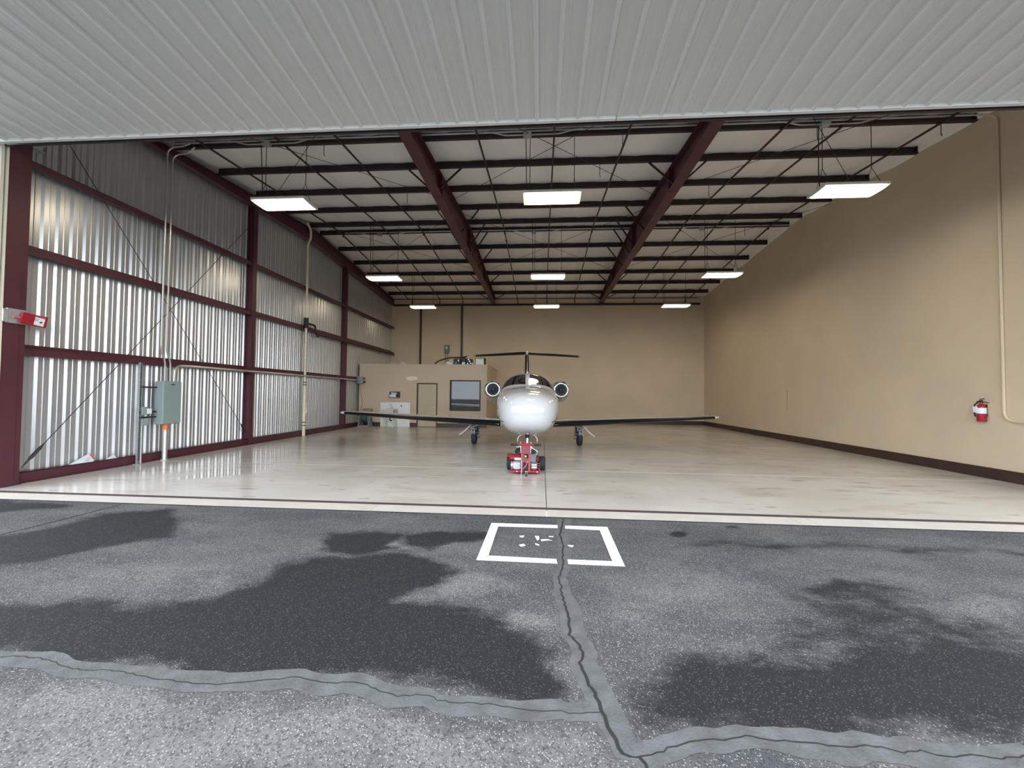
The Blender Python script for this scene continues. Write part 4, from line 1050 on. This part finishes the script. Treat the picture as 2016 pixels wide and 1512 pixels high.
# ------------------------------------------------------------------ tug under the nose
tg = empty('aircraft_tug', (-.33, 8.75, 0), .02); tag(tg, 'small red walk-behind aircraft tug under the jet nose', 'tug')
for sgn in (-1, 1):
    MB().lathe([(-.085, .08), (-.085, .125), (-.07, .15), (0, .156), (.07, .15), (.085, .125), (.085, .08)], (sgn*.335, .30, .155), 'x', 28).build('tire', 'rubber', tg, 'all')
    MB().lathe([(-.07, .02), (-.07, .085), (.07, .085), (.07, .02)], (sgn*.335, .30, .155), 'x', 16).build('hub', 'alu', tg, True)
MB().box(-.30, .30, -.22, .45, .035, .085, .01).box(-.30, -.27, -.22, .2, .085, .13).box(.27, .30, -.22, .2, .085, .13).build('chassis', 'tug_red', tg)
for sgn in (-1, 1):
    MB().bar((sgn*.075, -.26, .05), (sgn*.075, -.16, .55), .035, .06).build('upright', 'tug_red', tg)
MB().bar((0, -.20, .42), (0, -.165, .58), .16, .05).bar((0, -.235, .26), (0, -.22, .34), .10, .04).build('control_plate', 'tug_red_dark', tg)
MB().box(-.125, .125, -.20, -.10, .585, .64, .012).build('handle_yoke', 'tug_red', tg)
MB().tube([(-.17, -.15, .61), (.19, -.15, .61)], .018, 8).build('handle_bar', 'tug_red', tg)
for sgn in (-1, 1): MB().lathe([(0, .022), (.03, .025), (.13, .024), (.15, .02)], (sgn*.17 if sgn > 0 else -.32, -.15, .605), 'x', 12).build('hand_grip', 'black', tg, True)
MB().tube(bend([(.09, -.17, .60), (.12, -.19, .55), (.2, -.2, .51), (.25, -.2, .47)], .04), .008, 6).build('brake_lever', 'alu', tg)
MB().tube(bend([(-.09, -.17, .60), (-.13, -.19, .56), (-.20, -.2, .565)], .03), .008, 6).build('brake_lever', 'alu', tg)
for sgn in (-1, 1): MB().tube([(sgn*.105, -.17, .66), (sgn*.105, -.19, .50), (sgn*.10, -.2, .44)], .006, 6).build('cable_guide', 'alu', tg)
MB().box(-.27, -.095, -.18, .06, .09, .24, .02).build('engine_block', 'engine_white', tg)
MB().lathe([(-.02, .075), (.02, .075)], (-.29, -.08, .17), 'x', 14).build('flywheel', 'alu', tg)
MB().box(-.35, -.10, .0, .25, .25, .36, .03).build('fuel_tank', 'tug_red', tg)
MB().box(-.24, -.10, -.03, .0, .27, .31).build('fuel_tank_label', 'paper', tg, label='white label')
MB().box(-.42, -.25, .12, .48, .30, .335, .01).build('fender', 'tug_red', tg)
MB().lathe([(0, .12), (.06, .12), (.11, .08), (.13, .03)], (-.13, .32, .36), 'z', 18).build('air_cleaner', 'black', tg, True)
MB().lathe([(0, .06), (.09, .06), (.12, .03)], (.16, .30, .36), 'z', 14).build('muffler', 'dark', tg, True)
MB().box(.11, .24, -.15, .02, .09, .22, .015).build('gearbox', 'alu', tg)
for z in (.12, .17, .22): MB().tube([(.10, -.17, z), (.27, -.15, z), (.30, -.1, z-.01)], .009, 6).build('linkage_rod', 'chrome', tg)
MB().bar((.15, .1, .2), (.2, .35, .40), .12, .05).build('winch_arm', 'alu', tg)
MB().box(.22, .28, .05, .25, .22, .34, .02).build('winch_cover', 'tug_red_dark', tg)
MB().box(-.02, .02, -.275, -.245, .36, .40, .006).build('amber_knob', 'amber', tg, label='amber knob')
MB().tube(bend([(-.06, -.28, .12), (.0, -.3, .18), (.05, -.27, .30)], .05), .008, 6).build('hose', 'pink', tg)
MB().box(-.05, .05, -.24, -.10, .10, .22).build('battery', 'black', tg)
for x in (-.18, -.085, .24): MB().lathe([(-.005, .012), (.008, .012)], (x, -.23, .06), 'y', 8).build('bolt', 'white', tg)
MB().lathe([(-.015, .045), (.015, .045)], (.02, -.42, .045), 'x', 16).build('caster_wheel', 'rubber', tg, True)
MB().bar((.02, -.26, .08), (.02, -.40, .085), .035, .02).bar((.04, -.42, .04), (.04, -.38, .10), .008, .03).bar((0, -.42, .04), (0, -.38, .10), .008, .03).build('caster_fork', 'alu', tg)
MB().tube([(-.085, -.30, .0), (-.085, -.30, .30)], .006, 6).build('kick_stand', 'alu', tg)
MB().bar((-.14, .45, .07), (-.14, .80, .07), .05, .05).bar((.14, .45, .07), (.14, .80, .07), .05, .05).build('cradle_arm', 'tug_red', tg)
